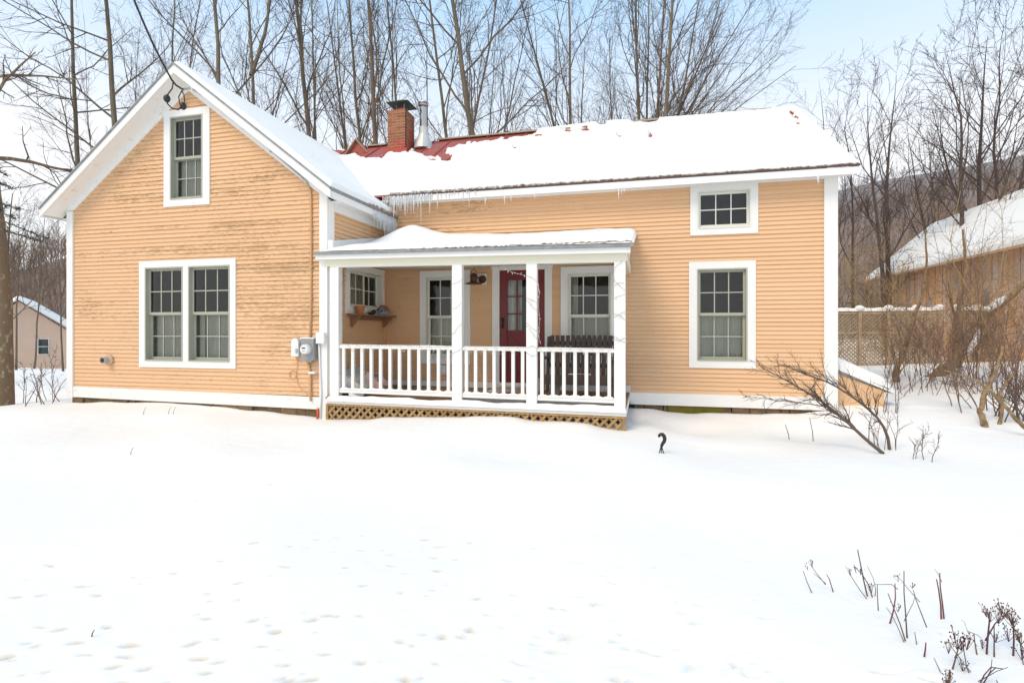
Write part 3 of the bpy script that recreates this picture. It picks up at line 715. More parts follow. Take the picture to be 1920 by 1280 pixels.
# railings
def rail(xa, xb, n):
    zt0, zt1 = -.222+sg(xa)*.6, -.222+sg(xb)*.6
    mb = MB(); mb.hexa([(xa, PY+.02, zt0-.045), (xb, PY+.02, zt1-.045), (xb, PY+.09, zt1-.045), (xa, PY+.09, zt0-.045), (xa, PY+.02, zt0), (xb, PY+.02, zt1), (xb, PY+.09, zt1), (xa, PY+.09, zt0)])
    R_ = obj('railing', mb, TRIM, H)
    mb = MB(); a, b = -.905+sg(xa)*.6, -.905+sg(xb)*.6
    mb.hexa([(xa, PY+.02, a-.05), (xb, PY+.02, b-.05), (xb, PY+.08, b-.05), (xa, PY+.08, a-.05), (xa, PY+.02, a), (xb, PY+.02, b), (xb, PY+.08, b), (xa, PY+.08, a)]); obj('bottom_rail', mb, TRIM, R_)
    for k in range(n):
        c = xa+(xb-xa)*(k+.5+.12*((k/(n-1))-.5))/n if n > 1 else (xa+xb)/2
        obj('baluster', MB().box(c-.023, c+.023, PY+.026, PY+.07, a-.0+(b-a)*(c-xa)/(xb-xa), zt0-.045+(zt1-zt0)*(c-xa)/(xb-xa)), TRIM, R_)
    return R_
rail(pc[0]+pw/2, pc[1]-pw/2, 12); rail(pc[1]+pw/2, pc[2]-pw/2, 7); rail(pc[2]+pw/2, pc[3]-pw/2, 7)
# grey step board behind second bay, and lower boards
obj('kick_board', MB().box(pc[1]+pw/2, pc[2]-pw/2, PY+.1, PY+.12, -1.04, -.955), GREYW, H)
obj('kick_board', MB().box(pc[2]+pw/2, pc[3]-pw/2, PY+.1, PY+.12, -1.05, -.975), GREYW, H)
# lattice skirt, one object per slat
obj('lattice_frame', MB().box(px0+.02, px0+.06, PY-.05, PY-.02, -1.45, -1.15).box(px1-.05, px1, PY-.05, PY-.02, -1.5, -1.182), LATT, H)
LT = bpy.data.objects.new('lattice', None); COL.objects.link(LT); LT.parent = H
def slat(parent, xa, za, xb, zb, y, wd, th, m, name='slat'):
    obj(name, MB().beam((xa, y, za), (xb, y, zb), th, wd, up=(0,0,1)), m, parent)
zt, zb = -1.155, -1.50
hgt = zt-zb; x = px0-hgt+.05
while x < px1:
    for s in (0, 1):
        xa, xb = (x, x+hgt) if s == 0 else (x+hgt, x)
        za, zb2 = zb, zt
        # clip to the panel
        def cl(xq, zq, xo, zo):
            if xq < px0+.02: t = (px0+.02-xq)/(xo-xq); return px0+.02, zq+(zo-zq)*t
            if xq > px1-.01: t = (px1-.01-xq)/(xo-xq); return px1-.01, zq+(zo-zq)*t
            return xq, zq
        if max(xa, xb) > px0+.06 and min(xa, xb) < px1-.05:
            A = cl(xa, za, xb, zb2); B = cl(xb, zb2, xa, za)
            if abs(A[0]-B[0]) > .03: slat(LT, A[0], A[1]-.025*(A[0]-px0)/4, B[0], B[1]-.025*(B[0]-px0)/4, PY-.036+(.009 if s else -.001), .036, .009, LATT)
    x += .122
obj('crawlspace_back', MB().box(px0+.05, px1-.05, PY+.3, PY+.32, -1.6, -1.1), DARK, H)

# door
dy = D2
dx0, dx1 = wx(937, D2), wx(1022, D2); dz0, dz1 = -.95, 1.085
mb = MB(); mb.box(dX[0], dx0, dy-.036, dy+.02, -.98, 1.115); mb.box(dx1, dX[1], dy-.036, dy+.02, -.98, 1.115); mb.box(dX[0]-.015, dX[1]+.015, dy-.042, dy+.02, 1.115, 1.26); mb.box(dx0, dx1, dy-.03, dy+.03, dz1, 1.115)
mb.box(dx0-.0, dx1+.0, dy-.06, dy+.06, -1.0, dz0)
obj('door_casing', mb, TRIM, H)
st = .115; gz0, gz1 = wz(970, 621, D2), wz(970, 523, D2)
gx0, gx1 = dx0+.125, dx1-.125
mb = MB(); yy = (dy-.004, dy+.035)
mb.box(dx0+.003, gx0, *yy, dz0, dz1); mb.box(gx1, dx1-.003, *yy, dz0, dz1); mb.box(gx0, gx1, *yy, gz1, dz1); mb.box(gx0, gx1, *yy, -.02, gz0)
mb.box(gx0, gx1, *yy, dz0, -.72); mb.box(gx0, gx1, dy+.012, dy+.03, -.72, -.02)
DR = obj('door', mb, DOORRED, H, label='red panelled door with a multi pane window')
mb = MB()
for a, b, c, d in ((gx0, gx0+.02, -.72, -.02), (gx1-.02, gx1, -.72, -.02), (gx0, gx1, -.04, -.02), (gx0, gx1, -.72, -.70)): mb.box(a, b, dy-.008, dy+.012, c, d)
for (a, b) in (((gx0, -.72), (gx1, -.02)), ((gx0, -.02), (gx1, -.72))): mb.beam((a[0], dy+.005, a[1]), (b[0], dy+.005, b[1]), .014, .05)
mb.box(gx0+.1, gx1-.1, dy-.002, dy+.01, -.40, -.34)
obj('door_panel', mb, DOORRED, DR)
mb = MB(); t = .018
for a, b, c, d in ((gx0-.012, gx0+.02, gz0-.01, gz1+.01), (gx1-.02, gx1+.012, gz0-.01, gz1+.01), (gx0, gx1, gz1-.02, gz1+.012), (gx0, gx1, gz0-.012, gz0+.02)): mb.box(a, b, dy-.012, dy+.01, c, d)
for k in (1, 2): mb.box(gx0+.02, gx1-.02, dy-.004, dy+.012, gz0+(gz1-gz0)*k/3-.011, gz0+(gz1-gz0)*k/3+.011)
for k in (1, 2): mb.box(gx0+(gx1-gx0)*k/3-.011, gx0+(gx1-gx0)*k/3+.011, dy-.003, dy+.013, gz0+.02, gz1-.02)
obj('door_muntin', mb, DOORRED, DR)
for i in range(3):
    for k in range(3):
        g = MB(); a = gx0+(gx1-gx0)*i/3; b = gx0+(gx1-gx0)*(i+1)/3; c = gz0+(gz1-gz0)*k/3; d = gz0+(gz1-gz0)*(k+1)/3
        g.v = [(a, dy+.008, c), (b, dy+.008, c), (b, dy+.008, d), (a, dy+.008, d)]; g.f = [(0,1,2,3)]; obj('pane', g, GLASS, DR)
c = MB(); n = 20
for k in range(n+1):
    xx = gx0-.02+(gx1-gx0)*.5*k/n; c.v += [(xx, dy+.07+.014*math.sin(k*1.7), gz0-.05), (xx, dy+.07+.014*math.sin(k*1.7), gz1+.05)]
    if k: c.f.append((2*k-2, 2*k, 2*k+1, 2*k-1))
obj('curtain', c, CURTW, DR, smooth=True)
rm = MB(); rm.box(dx0-.1, dx1+.1, dy+1.2, dy+1.22, -1, 1.2); rm.box(dx0-.12, dx0-.1, dy+.05, dy+1.2, -1, 1.2); rm.box(dx1+.1, dx1+.12, dy+.05, dy+1.2, -1, 1.2); rm.box(dx0-.1, dx1+.1, dy+.05, dy+1.2, 1.2, 1.22)
obj('room', rm, DARK, DR)
hx = dx0+.055; hz = wz(941, 605, D2)
mb = MB().box(hx-.022, hx+.022, dy-.012, dy-.004, hz-.10, hz+.09).tube([(hx, dy-.012, hz+.06), (hx, dy-.06, hz+.04), (hx, dy-.06, hz-.05), (hx, dy-.012, hz-.08)], .009, 6).ball((hx, dy-.03, hz+.075), .016)
obj('handle', mb, BLACK, DR)

# bulkhead cellar entrance on the right side wall
b0 = MXR+.03; yb0, yb1 = 9.62, 10.9
z_hi, z_lo = wz(1570, 690, 9.62), wz(1665, 727, 9.62); xb1 = wx(1662, 9.62)
mb = MB(); mb.prism([(b0, yb0, -1.5), (xb1-.03, yb0, -1.5), (xb1-.03, yb0, z_lo-.05), (b0, yb0, z_hi-.05)], [(b0, yb1, -1.5), (xb1-.03, yb1, -1.5), (xb1-.03, yb1, z_lo-.05), (b0, yb1, z_hi-.05)]); BK = obj('bulkhead', mb, SID_P, H, label='low sloping cellar bulkhead on the right end')
mb = MB(); mb.prism([(b0, yb0-.03, z_hi-.05), (xb1+.02, yb0-.03, z_lo-.055), (xb1+.02, yb0-.03, z_lo+.0), (b0, yb0-.03, z_hi+.005)], [(b0, yb1+.03, z_hi-.05), (xb1+.02, yb1+.03, z_lo-.055), (xb1+.02, yb1+.03, z_lo+.0), (b0, yb1+.03, z_hi+.005)]); obj('bulkhead_door', mb, METAL_E, BK)

# ---------------------------------------------------------------- snow lying on things
def snow_grid(name, label, base, nrm, nu, nv, hfun, group=None):
    """base(u,v)->xyz arrays on the surface, hfun(u,v,x,y,z)->thickness"""
    u, v = np.meshgrid(np.linspace(0, 1, nu), np.linspace(0, 1, nv)); x, y, z = base(u, v)
    h = hfun(u, v, x, y, z); keep = h > .006
    N = np.array(nrm, float); N /= np.linalg.norm(N)
    V = np.stack([x+N[0]*h, y+N[1]*h, z+N[2]*h+.003], -1).reshape(-1, 3)
    idx = np.arange(nu*nv).reshape(nv, nu)
    k = keep[:-1,:-1] | keep[:-1,1:] | keep[1:,1:] | keep[1:,:-1]
    F = np.stack([idx[:-1,:-1], idx[:-1,1:], idx[1:,1:], idx[1:,:-1]], -1)[k]
    used = np.unique(F); remap = -np.ones(nu*nv, int); remap[used] = np.arange(len(used))
    V = V[used]; F = remap[F]
    off = np.array([V[:,0].mean(), V[:,1].mean(), V[:,2].min()])
    return npobj(name, V, F, SNOW, off=off, label=label, cat='snow', group=group)
def edge(t, w_): return np.sqrt(np.clip(1-(1-np.clip(t/w_, 0, 1))**2, 0, 1))
# main roof
bare = []   # (px, py, rx px, ry px) patches melted through to the metal
for q in ((700,290,26,14),(672,280,30,14),(640,288,26,10),(720,278,24,14),(745,282,34,12),(808,288,26,9),(828,277,30,9),(848,264,24,10),(880,258,22,9),(915,255,24,7),(950,252,26,6),(985,249,18,5),(836,297,12,10),(813,302,9,5),(1205,226,24,5),(1228,227,7,5),(1377,206,7,4),(1393,205,14,3),(1400,200,18,2.5),(1455,199,14,2.5),(1490,223,6,3),(1130,238,8,2),(1220,259,5,5),(1162,259,5,4),(1100,247,16,3),(1065,249,10,3),(1010,256,9,3),(965,279,4,4),(1420,207,18,3),(1462,197,16,4),(1484,216,5,3),(1497,233,6,3),(1288,214,9,3),(1330,212,8,3),(790,283,20,7)):
    bare.append(q)
RB = [(a, b, 16, h_) for a, b, h_ in [(834,262,22),(850,260,20),(866,258,19),(882,256,18),(898,255,17),(914,253,16),(930,251,16),(946,250,15),(962,248,14),(978,247,13),(992,246,11),(1190,222,10),(1204,222,12),(1218,221,12),(820,270,14),(805,285,12),(690,276,14),(710,276,14),(655,280,12),(630,287,10)]]
def projpx(x, y, z):
    d = -SN*x+CS*y; u = CS*x+SN*y; return 960+FOC*u/d, 620-FOC*z/d
def hmain(u, v, x, y, z):
    n = vnoise(x, y, 21, 1.3, 4); n2 = vnoise(x, y, 22, 9, 3)
    L = (RY-EY)*math.hypot(1, sl)
    h = (.095+.035*n+.010*n2)*edge(v*L, .10)*edge((1-v)*L+.10, .25)*edge((1-u)*(XR1-XR0), .16)
    pxx, pyy = projpx(x, y, z); f = np.ones_like(h)
    for a, b, c, d in bare+RB:
        q = np.hypot((pxx-a)/(c*1.15), (pyy-b)/(d+(2.5 if a > 1000 else 0)))+.35*vnoise(x, y, 23, 14, 3)
        f = np.minimum(f, np.clip((q-.85)/.35, 0, 1))
    return h*f-.004*(f < .02)
snow_grid('roof_snow', 'thick snow covering the long main roof right of the gable', lambda u, v: (XR0+(XR1-XR0)*u, EY+(RY-EY)*v, EZ+(RZ-EZ)*v), (0, -sl, 1), 620, 170, hmain)
snow_grid('roof_snow', 'snow on the hidden rear slope of the main roof', lambda u, v: (XR0+(XR1-XR0)*u, 2*RY-EY-(RY-EY)*v, EZ+(RZ-EZ)*v), (0, sl, 1), 90, 30,
          lambda u, v, x, y, z: (.12+.03*vnoise(x, y, 31, 1.3, 4))*edge(v*4, .15)*edge((1-u)*11, .16)*np.where((x > wx(1010, 12.5)), 1, 0)*edge((1-v)*4+.1, .25))
def hwing(u, v, x, y, z):
    return (.068+.03*vnoise(x, y, 41, 1.5, 4)+.006*vnoise(x, y, 42, 9, 3))*edge(v*3.6, .12)*edge((1-v)*3.6+.12, .25)*edge((y-WY0), .10)
wsl = (WRZ-WEZ)/WEX
snow_grid('roof_snow', 'snow on the right hand slope of the gabled wing roof', lambda u, v: (XM+WEX-WEX*v, WY0+(5.0)*u, WEZ+(WRZ-WEZ)*v), (wsl, 0, 1), 160, 110,
          lambda u, v, x, y, z: hwing(u, v, x, y, z)*np.where((EZ+(y-EY)*sl < z+.05) | (y < 9.1) | ((y < 9.42) & (v < .15)), 1, 0))
snow_grid('roof_snow', 'snow on the left hand slope of the gabled wing roof', lambda u, v: (XM-WEX+WEX*v, WY0+5.2*u, WEZ+(WRZ-WEZ)*v), (-wsl, 0, 1), 100, 60,
          lambda u, v, x, y, z: .45*hwing(u, v, x, y, z)*np.where(v > .93, edge(y-WY0-.1, .5), 1))
def hporch(u, v, x, y, z):
    mound = .25*np.exp(-(np.abs(x+4.15)/.5)**1.5-((y-9.1)/.55)**2)
    return (.07+.05*v+.03*vnoise(x, y, 51, 2.2, 4)+.008*vnoise(x, y, 52, 11, 3)+mound)*edge(v*2.1, .13)*edge((1-u)*4.6, .13)*edge(u*4.6+.02, .5)
snow_grid('roof_snow', 'snow on the low porch roof with a mound on its left end', lambda u, v: (px0+.05+(px1+.11-px0-.05)*u, 7.31+(D2-.05-7.31)*v, 1.218+(1.62-1.218)*v+sg(px0+(px1-px0)*u)*(1-v)), (0, -.1, 1), 240, 100, hporch)
snow_grid('bulkhead_snow', 'deep snow lying on the sloping cellar bulkhead', lambda u, v: (b0+(xb1+.12-b0)*u, yb0-.04+(yb1-yb0+.5)*v, z_hi+(z_lo-.1-z_hi)*u), (.2, 0, 1), 50, 50,
          lambda u, v, x, y, z: (.20+.02*vnoise(x, y, 61, 3, 3))*edge(v*1.6, .2)*edge((1-u)*1.1, .3))
def bar_snow(label, xa, xb, y0, y1, zf, h0, seed, name='railing_snow', group=None, scal=None):
    def hf(u, v, x, y, z):
        s = np.ones_like(x)
        if scal is not None: s = .35+.65*np.abs(np.sin(np.pi*(x-xa)/scal))**.5
        return h0*(1+.3*vnoise(x, y, seed, 7, 3))*s*edge(v, .5)*edge(1-v, .5)*edge(u*(xb-xa), .03)*edge((1-u)*(xb-xa), .03)
    return snow_grid(name, label, lambda u, v: (xa+(xb-xa)*u, y0+(y1-y0)*v, zf(xa+(xb-xa)*u)), (0, 0, 1), max(30, int((xb-xa)*40)), 9, hf, group)
bays = ['left', 'middle', 'right']
for i in range(3):
    xa, xb = pc[i]+pw/2, pc[i+1]-pw/2
    bar_snow(f'thin snow along the top of the {bays[i]} porch railing', xa, xb, PY+.015, PY+.095, lambda x: -.222+sg(x)*.6, .012, 70+i)
    bar_snow(f'snow piled on the bottom rail of the {bays[i]} porch railing', xa, xb, PY+.012, PY+.085, lambda x: -.906+sg(x)*.6, .035, 75+i, scal=(xb-xa)/(12 if i == 0 else 7))
bar_snow('snow ledge along the front edge of the porch deck', px0+.05, px1+.01, PY-.11, PY+.04, lambda x: -1.075-.02*(x-px0)/4, .075, 79, name='deck_snow')

# ---------------------------------------------------------------- icicles
ICY = mat('icy_edge', (.50, .47, .43), .5, col2=(.13, .075, .055), scale=22, thr=(.42, .62))
def crust(label, xa, xb, y, z, r0, r1, seed, along='x'):
    rr = random.Random(seed); n = int(abs(xb-xa)/.035); pts = []; rs = []
    for i in range(n+1):
        t = i/n; v = xa+(xb-xa)*t; q = (v, y+rr.uniform(-.006, .006), z+rr.uniform(-.008, .008))
        pts.append(q if along == 'x' else (y+rr.uniform(-.006, .006), v, q[2])); rs.append((r0+(r1-r0)*t)*rr.uniform(.55, 1.35))
    obj('ice_crust', MB().tube(pts, rs, 7), ICY, None, label=label, cat='ice')
crust('ragged grey icy crust along the left part of the main eave', XM+WEX+.02, -.6, EY-.012, EZ+.010, .026, .012, 1)
crust('thin brown icy crust along the right part of the main eave', -.59, XR1, EY-.012, EZ+.008, .010, .009, 2)
crust('icy crust at the rear end of the wing side eave', 8.3, 9.42, XM+WEX+.01, WEZ+.012, .012, .03, 3, 'y')
crust('thin ragged ice along the lip of the porch roof', px0+.1, px1+.08, 7.315, 1.222-.028, .010, .010, 4)
ri = random.Random(8)
def icicle(x, y, z, L, r):
    n = 5; pts = [(x+ri.uniform(-.003, .003), y+ri.uniform(-.003, .003), z-L*i/n) for i in range(n+1)]
    rr = [r*(1-(i/n)**1.3)+.0012 for i in range(n+1)]
    o = MB().tube(pts, rr, 5)
    return o
k = 0
def put_icicles(pxs, D, ztop, Lf, label, group, side=False):
    for p in pxs:
        if side: x, y = XM+WEX+.006, sd_(p, XM+WEX+.006)
        else: x, y = wx(p, D), D
        obj('icicle', icicle(x, y, ztop+ri.uniform(-.01, .01), Lf(p), ri.uniform(.007, .012)), ICE, None, label=label, cat='icicle', group=group, smooth=True)
p1 = [719+i*1.9+ri.uniform(-1, 1) for i in range(48)]+[812+i*7+ri.uniform(-3, 3) for i in range(12)]
put_icicles(p1, EY-.012, EZ-.03, lambda p: ri.uniform(.08, .26)*(1.5 if p < 790 else .7)+(.22 if ri.random() < .14 else 0), 'thin icicle in the dense fringe hanging from the main eave beside the valley', 'icicles on the main eave near the valley')
put_icicles([910, 946, 958, 1003, 1160, 1166, 1170, 1533, 1535, 1600], EY-.012, EZ-.14, lambda p: ri.uniform(.08, .2), 'lone short icicle under the main eave away from the valley', 'stray icicles along the main eave')
put_icicles([700+i*1.7 for i in range(28)], 0, WEZ-.05, lambda p: ri.uniform(.16, .36)+(p-704)*.007, 'icicle at the rear end of the wing eave above the porch roof', 'icicles on the wing side eave', side=True)

# ---------------------------------------------------------------- things on the walls
def loc(px, py, D): return Vector(WP(px, py, D))
# electric meter and boxes
c = loc(577.5, 655, D1-.11); M_ = thing('electric_meter', (c.x, D1-.04, c.z), 'grey electric meter box with round glass dial on the wing wall', 'meter')
obj('meter_box', MB().box(c.x-.11, c.x+.11, D1-.13, D1-.025, c.z-.165, c.z+.165), METER, M_)
obj('box_cap', MB().box(c.x-.125, c.x+.115, D1-.14, D1-.02, c.z+.166, c.z+.185), PLASTW, M_)
cd = loc(573.5, 654.5, D1-.17); obj('dial_ring', MB().lathe((cd.x, D1-.13, cd.z), [(.088, 0), (.088, .02), (.08, .035)], 24, 'y'), PLASTG, M_)
obj('dial', MB().lathe((cd.x, D1-.165, cd.z), [(.076, 0), (.073, .05), (.06, .065)], 24, 'y'), PLASTW, M_, smooth=False)
obj('display', MB().box(cd.x-.03, cd.x+.03, D1-.2335, D1-.2305, cd.z+.01, cd.z+.028), BLACK, M_); obj('dial_mark', MB().box(cd.x-.026, cd.x+.026, D1-.2335, D1-.2305, cd.z-.03, cd.z-.025), BLACK, M_)
obj('hub_fitting', MB().box(c.x-.02, c.x+.05, D1-.10, D1-.04, c.z-.20, c.z-.166), PLASTG, M_)
c2 = loc(554, 653.5, D1-.09); B2 = thing('utility_box', c2, 'tall white rounded utility box left of the electric meter', 'utility box')
obj('box_body', MB().box(c2.x-.065, c2.x+.065, D1-.11, D1-.025, c2.z-.12, c2.z+.10).lathe((c2.x, D1-.025, c2.z+.10), [(.064, 0), (.064, .083)], 16, 'y'), PLASTW, B2)
obj('latch', MB().box(c2.x+.02, c2.x+.05, D1-.122, D1-.1101, c2.z-.07, c2.z-.0), PLASTG, B2)
c3 = loc(600, 634, D1-.10); B3 = thing('utility_box', c3, 'square white cable box on the wing corner board right of the meter', 'utility box')
obj('box_body', MB().box(c3.x-.075, c3.x+.075, D1-.10, D1-.045, c3.z-.085, c3.z+.085), PLASTW, B3)
obj('box_lid', MB().box(c3.x-.07, c3.x+.07, D1-.108, D1-.1005, c3.z-.08, c3.z+.09), TRIM, B3)
cd_ = [loc(598, 645, D1-.07), loc(600, 690, D1-.06), loc(602, 740, D1-.06), loc(600, 790, D1-.06)]
obj('white_conduit', MB().tube(cd_, .013, 8), PLASTW, None, label='white plastic conduit running down from the cable box into the snow', cat='conduit', smooth=True)
# tan service conduit up the wall and along the rake
pts = [loc(582, 634, D1-.035), loc(583, 560, D1-.035), loc(583.5, 450, D1-.035), loc(583, 370, D1-.035), loc(581, 352, D1-.04), loc(574, 340, D1-.05), loc(560, 327, D1-.055), loc(520, 292, D1-.06), loc(470, 248, D1-.06), loc(420, 208, D1-.06), loc(380, 176, D1-.06), loc(362, 168, D1-.06)]
SC = thing('service_conduit', pts[0], 'tan service conduit climbing the wing wall and following the right rake to the peak', 'conduit')
obj('riser_pipe', MB().tube(pts[:5], .016, 8), TANP, SC, smooth=True); obj('rake_pipe', MB().tube(pts[4:], .013, 8), GREYW, SC, smooth=True)
for q in ((583,560),(584,500),(583.5,430)):
    l = loc(*q, D1-.035); obj('pipe_clip', MB().box(l.x-.03, l.x+.03, D1-.056, D1-.02, l.z-.01, l.z+.01), TANP, SC)
for q in ((510,284),(462,241),(420,208),(378,176)):
    l = loc(*q, D1-.06); obj('pipe_clip', MB().box(l.x-.03, l.x+.03, D1-.085, D1-.03, l.z-.012, l.z+.012), PLASTG, SC)
pts = [loc(577, 676, D1-.05), loc(580, 690, D1-.04), loc(582, 705, D1-.04), loc(582, 730, D1-.04), loc(581, 742, D1-.06), loc(583, 752, D1-.06)]
obj('lower_conduit', MB().tube(pts, .017, 8), TANP, None, label='short tan conduit below the electric meter reaching the skirt board', cat='conduit', smooth=True)
l = loc(588, 698, D1-.03); obj('wall_bracket', MB().box(l.x-.05, l.x+.06, D1-.10, D1-.03, l.z-.016, l.z+.016), TRIM, None, label='small white bracket block beside the lower conduit', cat='bracket')
# coil of thin tan cable
cp = [loc(558, 668, D1-.03), loc(557, 690, D1-.03)]
for i in range(22):
    a = i*.62; cp.append(loc(549+6.5*math.cos(a)*(1+.05*math.sin(i)), 702+8*math.sin(a), D1-.032-.001*(i % 3)))
cp += [loc(556, 705, D1-.03), loc(558, 718, D1-.03), loc(563, 728, D1-.03), loc(572, 735, D1-.03), loc(582, 741, D1-.05)]
obj('cable_coil', MB().tube(cp, .0045, 5), TANP, None, label='thin tan cable coiled in a loop on the clapboards below the white utility box', cat='cable')
l = loc(595, 772, D1-.08); mb = MB().tube([(l.x, D1-.08, l.z-.12), (l.x+.01, D1-.08, l.z+.06)], .017, 10); obj('marker_pipe', mb, mat('orange_plastic', (.75,.07,.02), .5), None, label='short orange red pipe sticking out of the snow at the wing corner', cat='pipe', smooth=True)
# dryer vent
l = loc(206, 674.5, D1-.02); V_ = thing('wall_vent', (l.x, D1-.02, l.z), 'round plastic vent outlet low on the left of the wing wall', 'vent')
obj('vent_flange', MB().lathe((l.x, D1-.02, l.z), [(.09, 0), (.09, .03), (.07, .05)], 18, 'y'), mat('vent_tan', (.55,.38,.26), .6), V_)
obj('vent_pipe', MB().lathe((l.x-.01, D1-.06, l.z), [(.055, 0), (.055, .09), (.045, .09), (.045, .07)], 16, 'y'), PLASTG, V_)
obj('vent_mouth', MB().lathe((l.x-.012, D1-.15, l.z), [(.036, 0), (.034, .012)], 14, 'y'), mat('vent_dark', (.03,.03,.06), .6), V_)
l = loc(173, 565, D1-.02)
# outlet by the left porch window
l = loc(829, 693.5, D2-.02); O_ = thing('wall_outlet', (l.x, D2-.02, l.z), 'white weatherproof outlet box low on the porch wall', 'outlet')
obj('outlet_plate', MB().box(l.x-.10, l.x+.10, D2-.035, D2-.02, l.z-.085, l.z+.085), TRIM, O_)
obj('outlet_cover', MB().box(l.x+.0, l.x+.085, D2-.075, D2-.036, l.z-.05, l.z+.07), PLASTW, O_)
# porch lantern
l = loc(897, 525, D2); lc = loc(904, 524, D2)
W_ = thing('porch_light', (lc.x, D2-.03, lc.z), 'rusty brown barn style wall lantern between the porch window and the door', 'wall lamp')
obj('back_plate', MB().box(lc.x-.085, lc.x+.095, D2-.045, D2-.02, lc.z-.10, lc.z+.10), TRIM, W_)
obj('rosette', MB().lathe((lc.x+.02, D2-.045, lc.z), [(.075, 0), (.06, .03), (.03, .05)], 16, 'y'), RUSTL, W_)
cx_ = lc.x-.09; cy_ = D2-.22
obj('shade', MB().lathe((cx_, cy_, lc.z), [(.15, -.10), (.145, -.085), (.06, -.06), (.06, .03), (.075, .045), (.045, .075), (.015, .10)], 18), RUSTL, W_, smooth=False)
obj('lamp_arm', MB().tube([(lc.x, D2-.05, lc.z), (lc.x-.02, D2-.13, lc.z+.02), (cx_, cy_, lc.z+.02)], .014, 8), RUSTL, W_)
obj('lamp_hook', MB().tube([(cx_-.05, cy_, lc.z+.05), (cx_-.045, cy_, lc.z+.13), (cx_, cy_, lc.z+.17), (cx_+.045, cy_, lc.z+.13), (cx_+.05, cy_, lc.z+.05)], .006, 6), RUSTL, W_)
# shelf with brackets, pot, shoe, birdhouse (on the wing side wall)
sy0, sy1 = sd_(646, WXR)+.02, sd_(727, WXR); sz = wz(650, 588, 7.47)*0 + (620-588.5)*sy0/((646+3100)*SN)
SH = thing('wall_shelf', (WXR+.1, (sy0+sy1)/2, sz), 'brown wooden shelf on two scrolled brackets below the sliding porch window', 'shelf')
obj('shelf_board', MB().box(WXR+.035, WXR+.24, sy0, sy1, sz-.02, sz), SHELFW, SH)
obj('shelf_rail', MB().box(WXR+.035, WXR+.055, sy0+.15, sy1-.25, sz-.09, sz-.021), SHELFW, SH)
for yc in (sy0+.13, sy1-.25):
    pr = [(.035, -.021), (.21, -.021), (.20, -.07), (.13, -.11), (.10, -.17), (.05, -.22), (.035, -.22)]
    obj('bracket', MB().prism([(WXR+a, yc-.013, sz+b) for a, b in pr], [(WXR+a, yc+.013, sz+b) for a, b in pr]), SHELFW, SH)
yp = sd_(675, WXR+.13); obj('flower_pot', MB().lathe((WXR+.13, yp, sz+.001), [(.085, 0), (.085, .012), (.055, .012), (.075, .11), (.085, .11), (.085, .145), (.074, .145), (.07, .10)], 20), TERRA, None, label='small terracotta flower pot on its saucer at the near end of the porch shelf', cat='flower pot', smooth=False)
ys = sd_(697, WXR+.13); mb = MB().ball((WXR+.13, ys, sz+.03), .05, (1, 2.0, .6)).ball((WXR+.13, ys+.07, sz+.055), .045, (1, 1.1, 1)); obj('shoe', mb, BLACK, None, label='old dark shoe lying on the porch shelf between pot and birdhouse', cat='shoe', smooth=True)
yh = sd_(719, WXR+.14); hx_ = WXR+.14
BH = thing('birdhouse', (hx_, yh, sz), 'little blue and white birdhouse with brown roof at the far end of the porch shelf', 'birdhouse')
BLUEP = mat('birdhouse_paint', (.55,.58,.66), .7, col2=(.12,.13,.25), scale=45, thr=(.42,.55))
obj('birdhouse_body', MB().prism([(hx_-.06, yh-.07, sz), (hx_+.06, yh-.07, sz), (hx_+.06, yh-.07, sz+.10), (hx_, yh-.07, sz+.17), (hx_-.06, yh-.07, sz+.10)], [(hx_-.06, yh+.07, sz), (hx_+.06, yh+.07, sz), (hx_+.06, yh+.07, sz+.10), (hx_, yh+.07, sz+.17), (hx_-.06, yh+.07, sz+.10)]), BLUEP, BH)
for s in (-1, 1): obj('birdhouse_roof', MB().prism([(hx_, yh-.10, sz+.18), (hx_+s*.085, yh-.10, sz+.085), (hx_+s*.085, yh-.10, sz+.10), (hx_, yh-.10, sz+.195)], [(hx_, yh+.09, sz+.18), (hx_+s*.085, yh+.09, sz+.085), (hx_+s*.085, yh+.09, sz+.10), (hx_, yh+.09, sz+.195)]), SHELFW, BH)
obj('birdhouse_hole', MB().lathe((hx_, yh-.0705, sz+.09), [(.018, 0), (.018, .003)], 12, 'y'), BLACK, BH)

# bench (vertical slat back) on the porch
bx0, bx1 = wx(1026, 8.75), wx(1151, 8.75); by = 8.75
bt = wz(1090, 629, 8.75); bs = wz(1090, 703, 8.6)
BN = thing('porch_bench', ((bx0+bx1)/2, by, DK), 'dark brown wooden bench with vertical slat back on the porch', 'bench')
nS = 12; 
for i in range(nS):
    x = bx0+.05+(bx1-bx0-.1)*(i+.5)/nS; obj('back_slat', MB().beam((x, by+.02, bs-.02), (x+(.006*(i-5.5)), by+.16, bt+.0-.0), .066, .018, up=(0,1,0)), BENCH, BN)
for z_, dyy in ((bs+.14, .075), (bt-.13, .14)): obj('back_rail', MB().box(bx0, bx1, by+dyy, by+dyy+.03, z_-.035, z_+.035), BENCH, BN)
for i in range(6): obj('seat_slat', MB().box(bx0, bx1, by-.46+i*.078, by-.46+i*.078+.066, bs-.03-.006*i+.03, bs-.008-.006*i+.03), BENCH, BN)
obj('seat_apron', MB().box(bx0, bx1, by-.47, by-.445, bs-.13, bs-.0), BENCH, BN)
for s, x in ((-1, bx0), (1, bx1)):
    obj('leg', MB().beam((x, by-.42, DK), (x, by-.42, bs+.26), .06, .045, up=(0,1,0)), BENCH, BN)
    obj('leg', MB().beam((x, by+.02, DK), (x, by+.17, bt-.02), .045, .06, up=(0,1,0)), BENCH, BN)
    obj('arm_rest', MB().box(x-.05, x+.05, by-.50, by+.12, bs+.26, bs+.285), BENCH, BN)
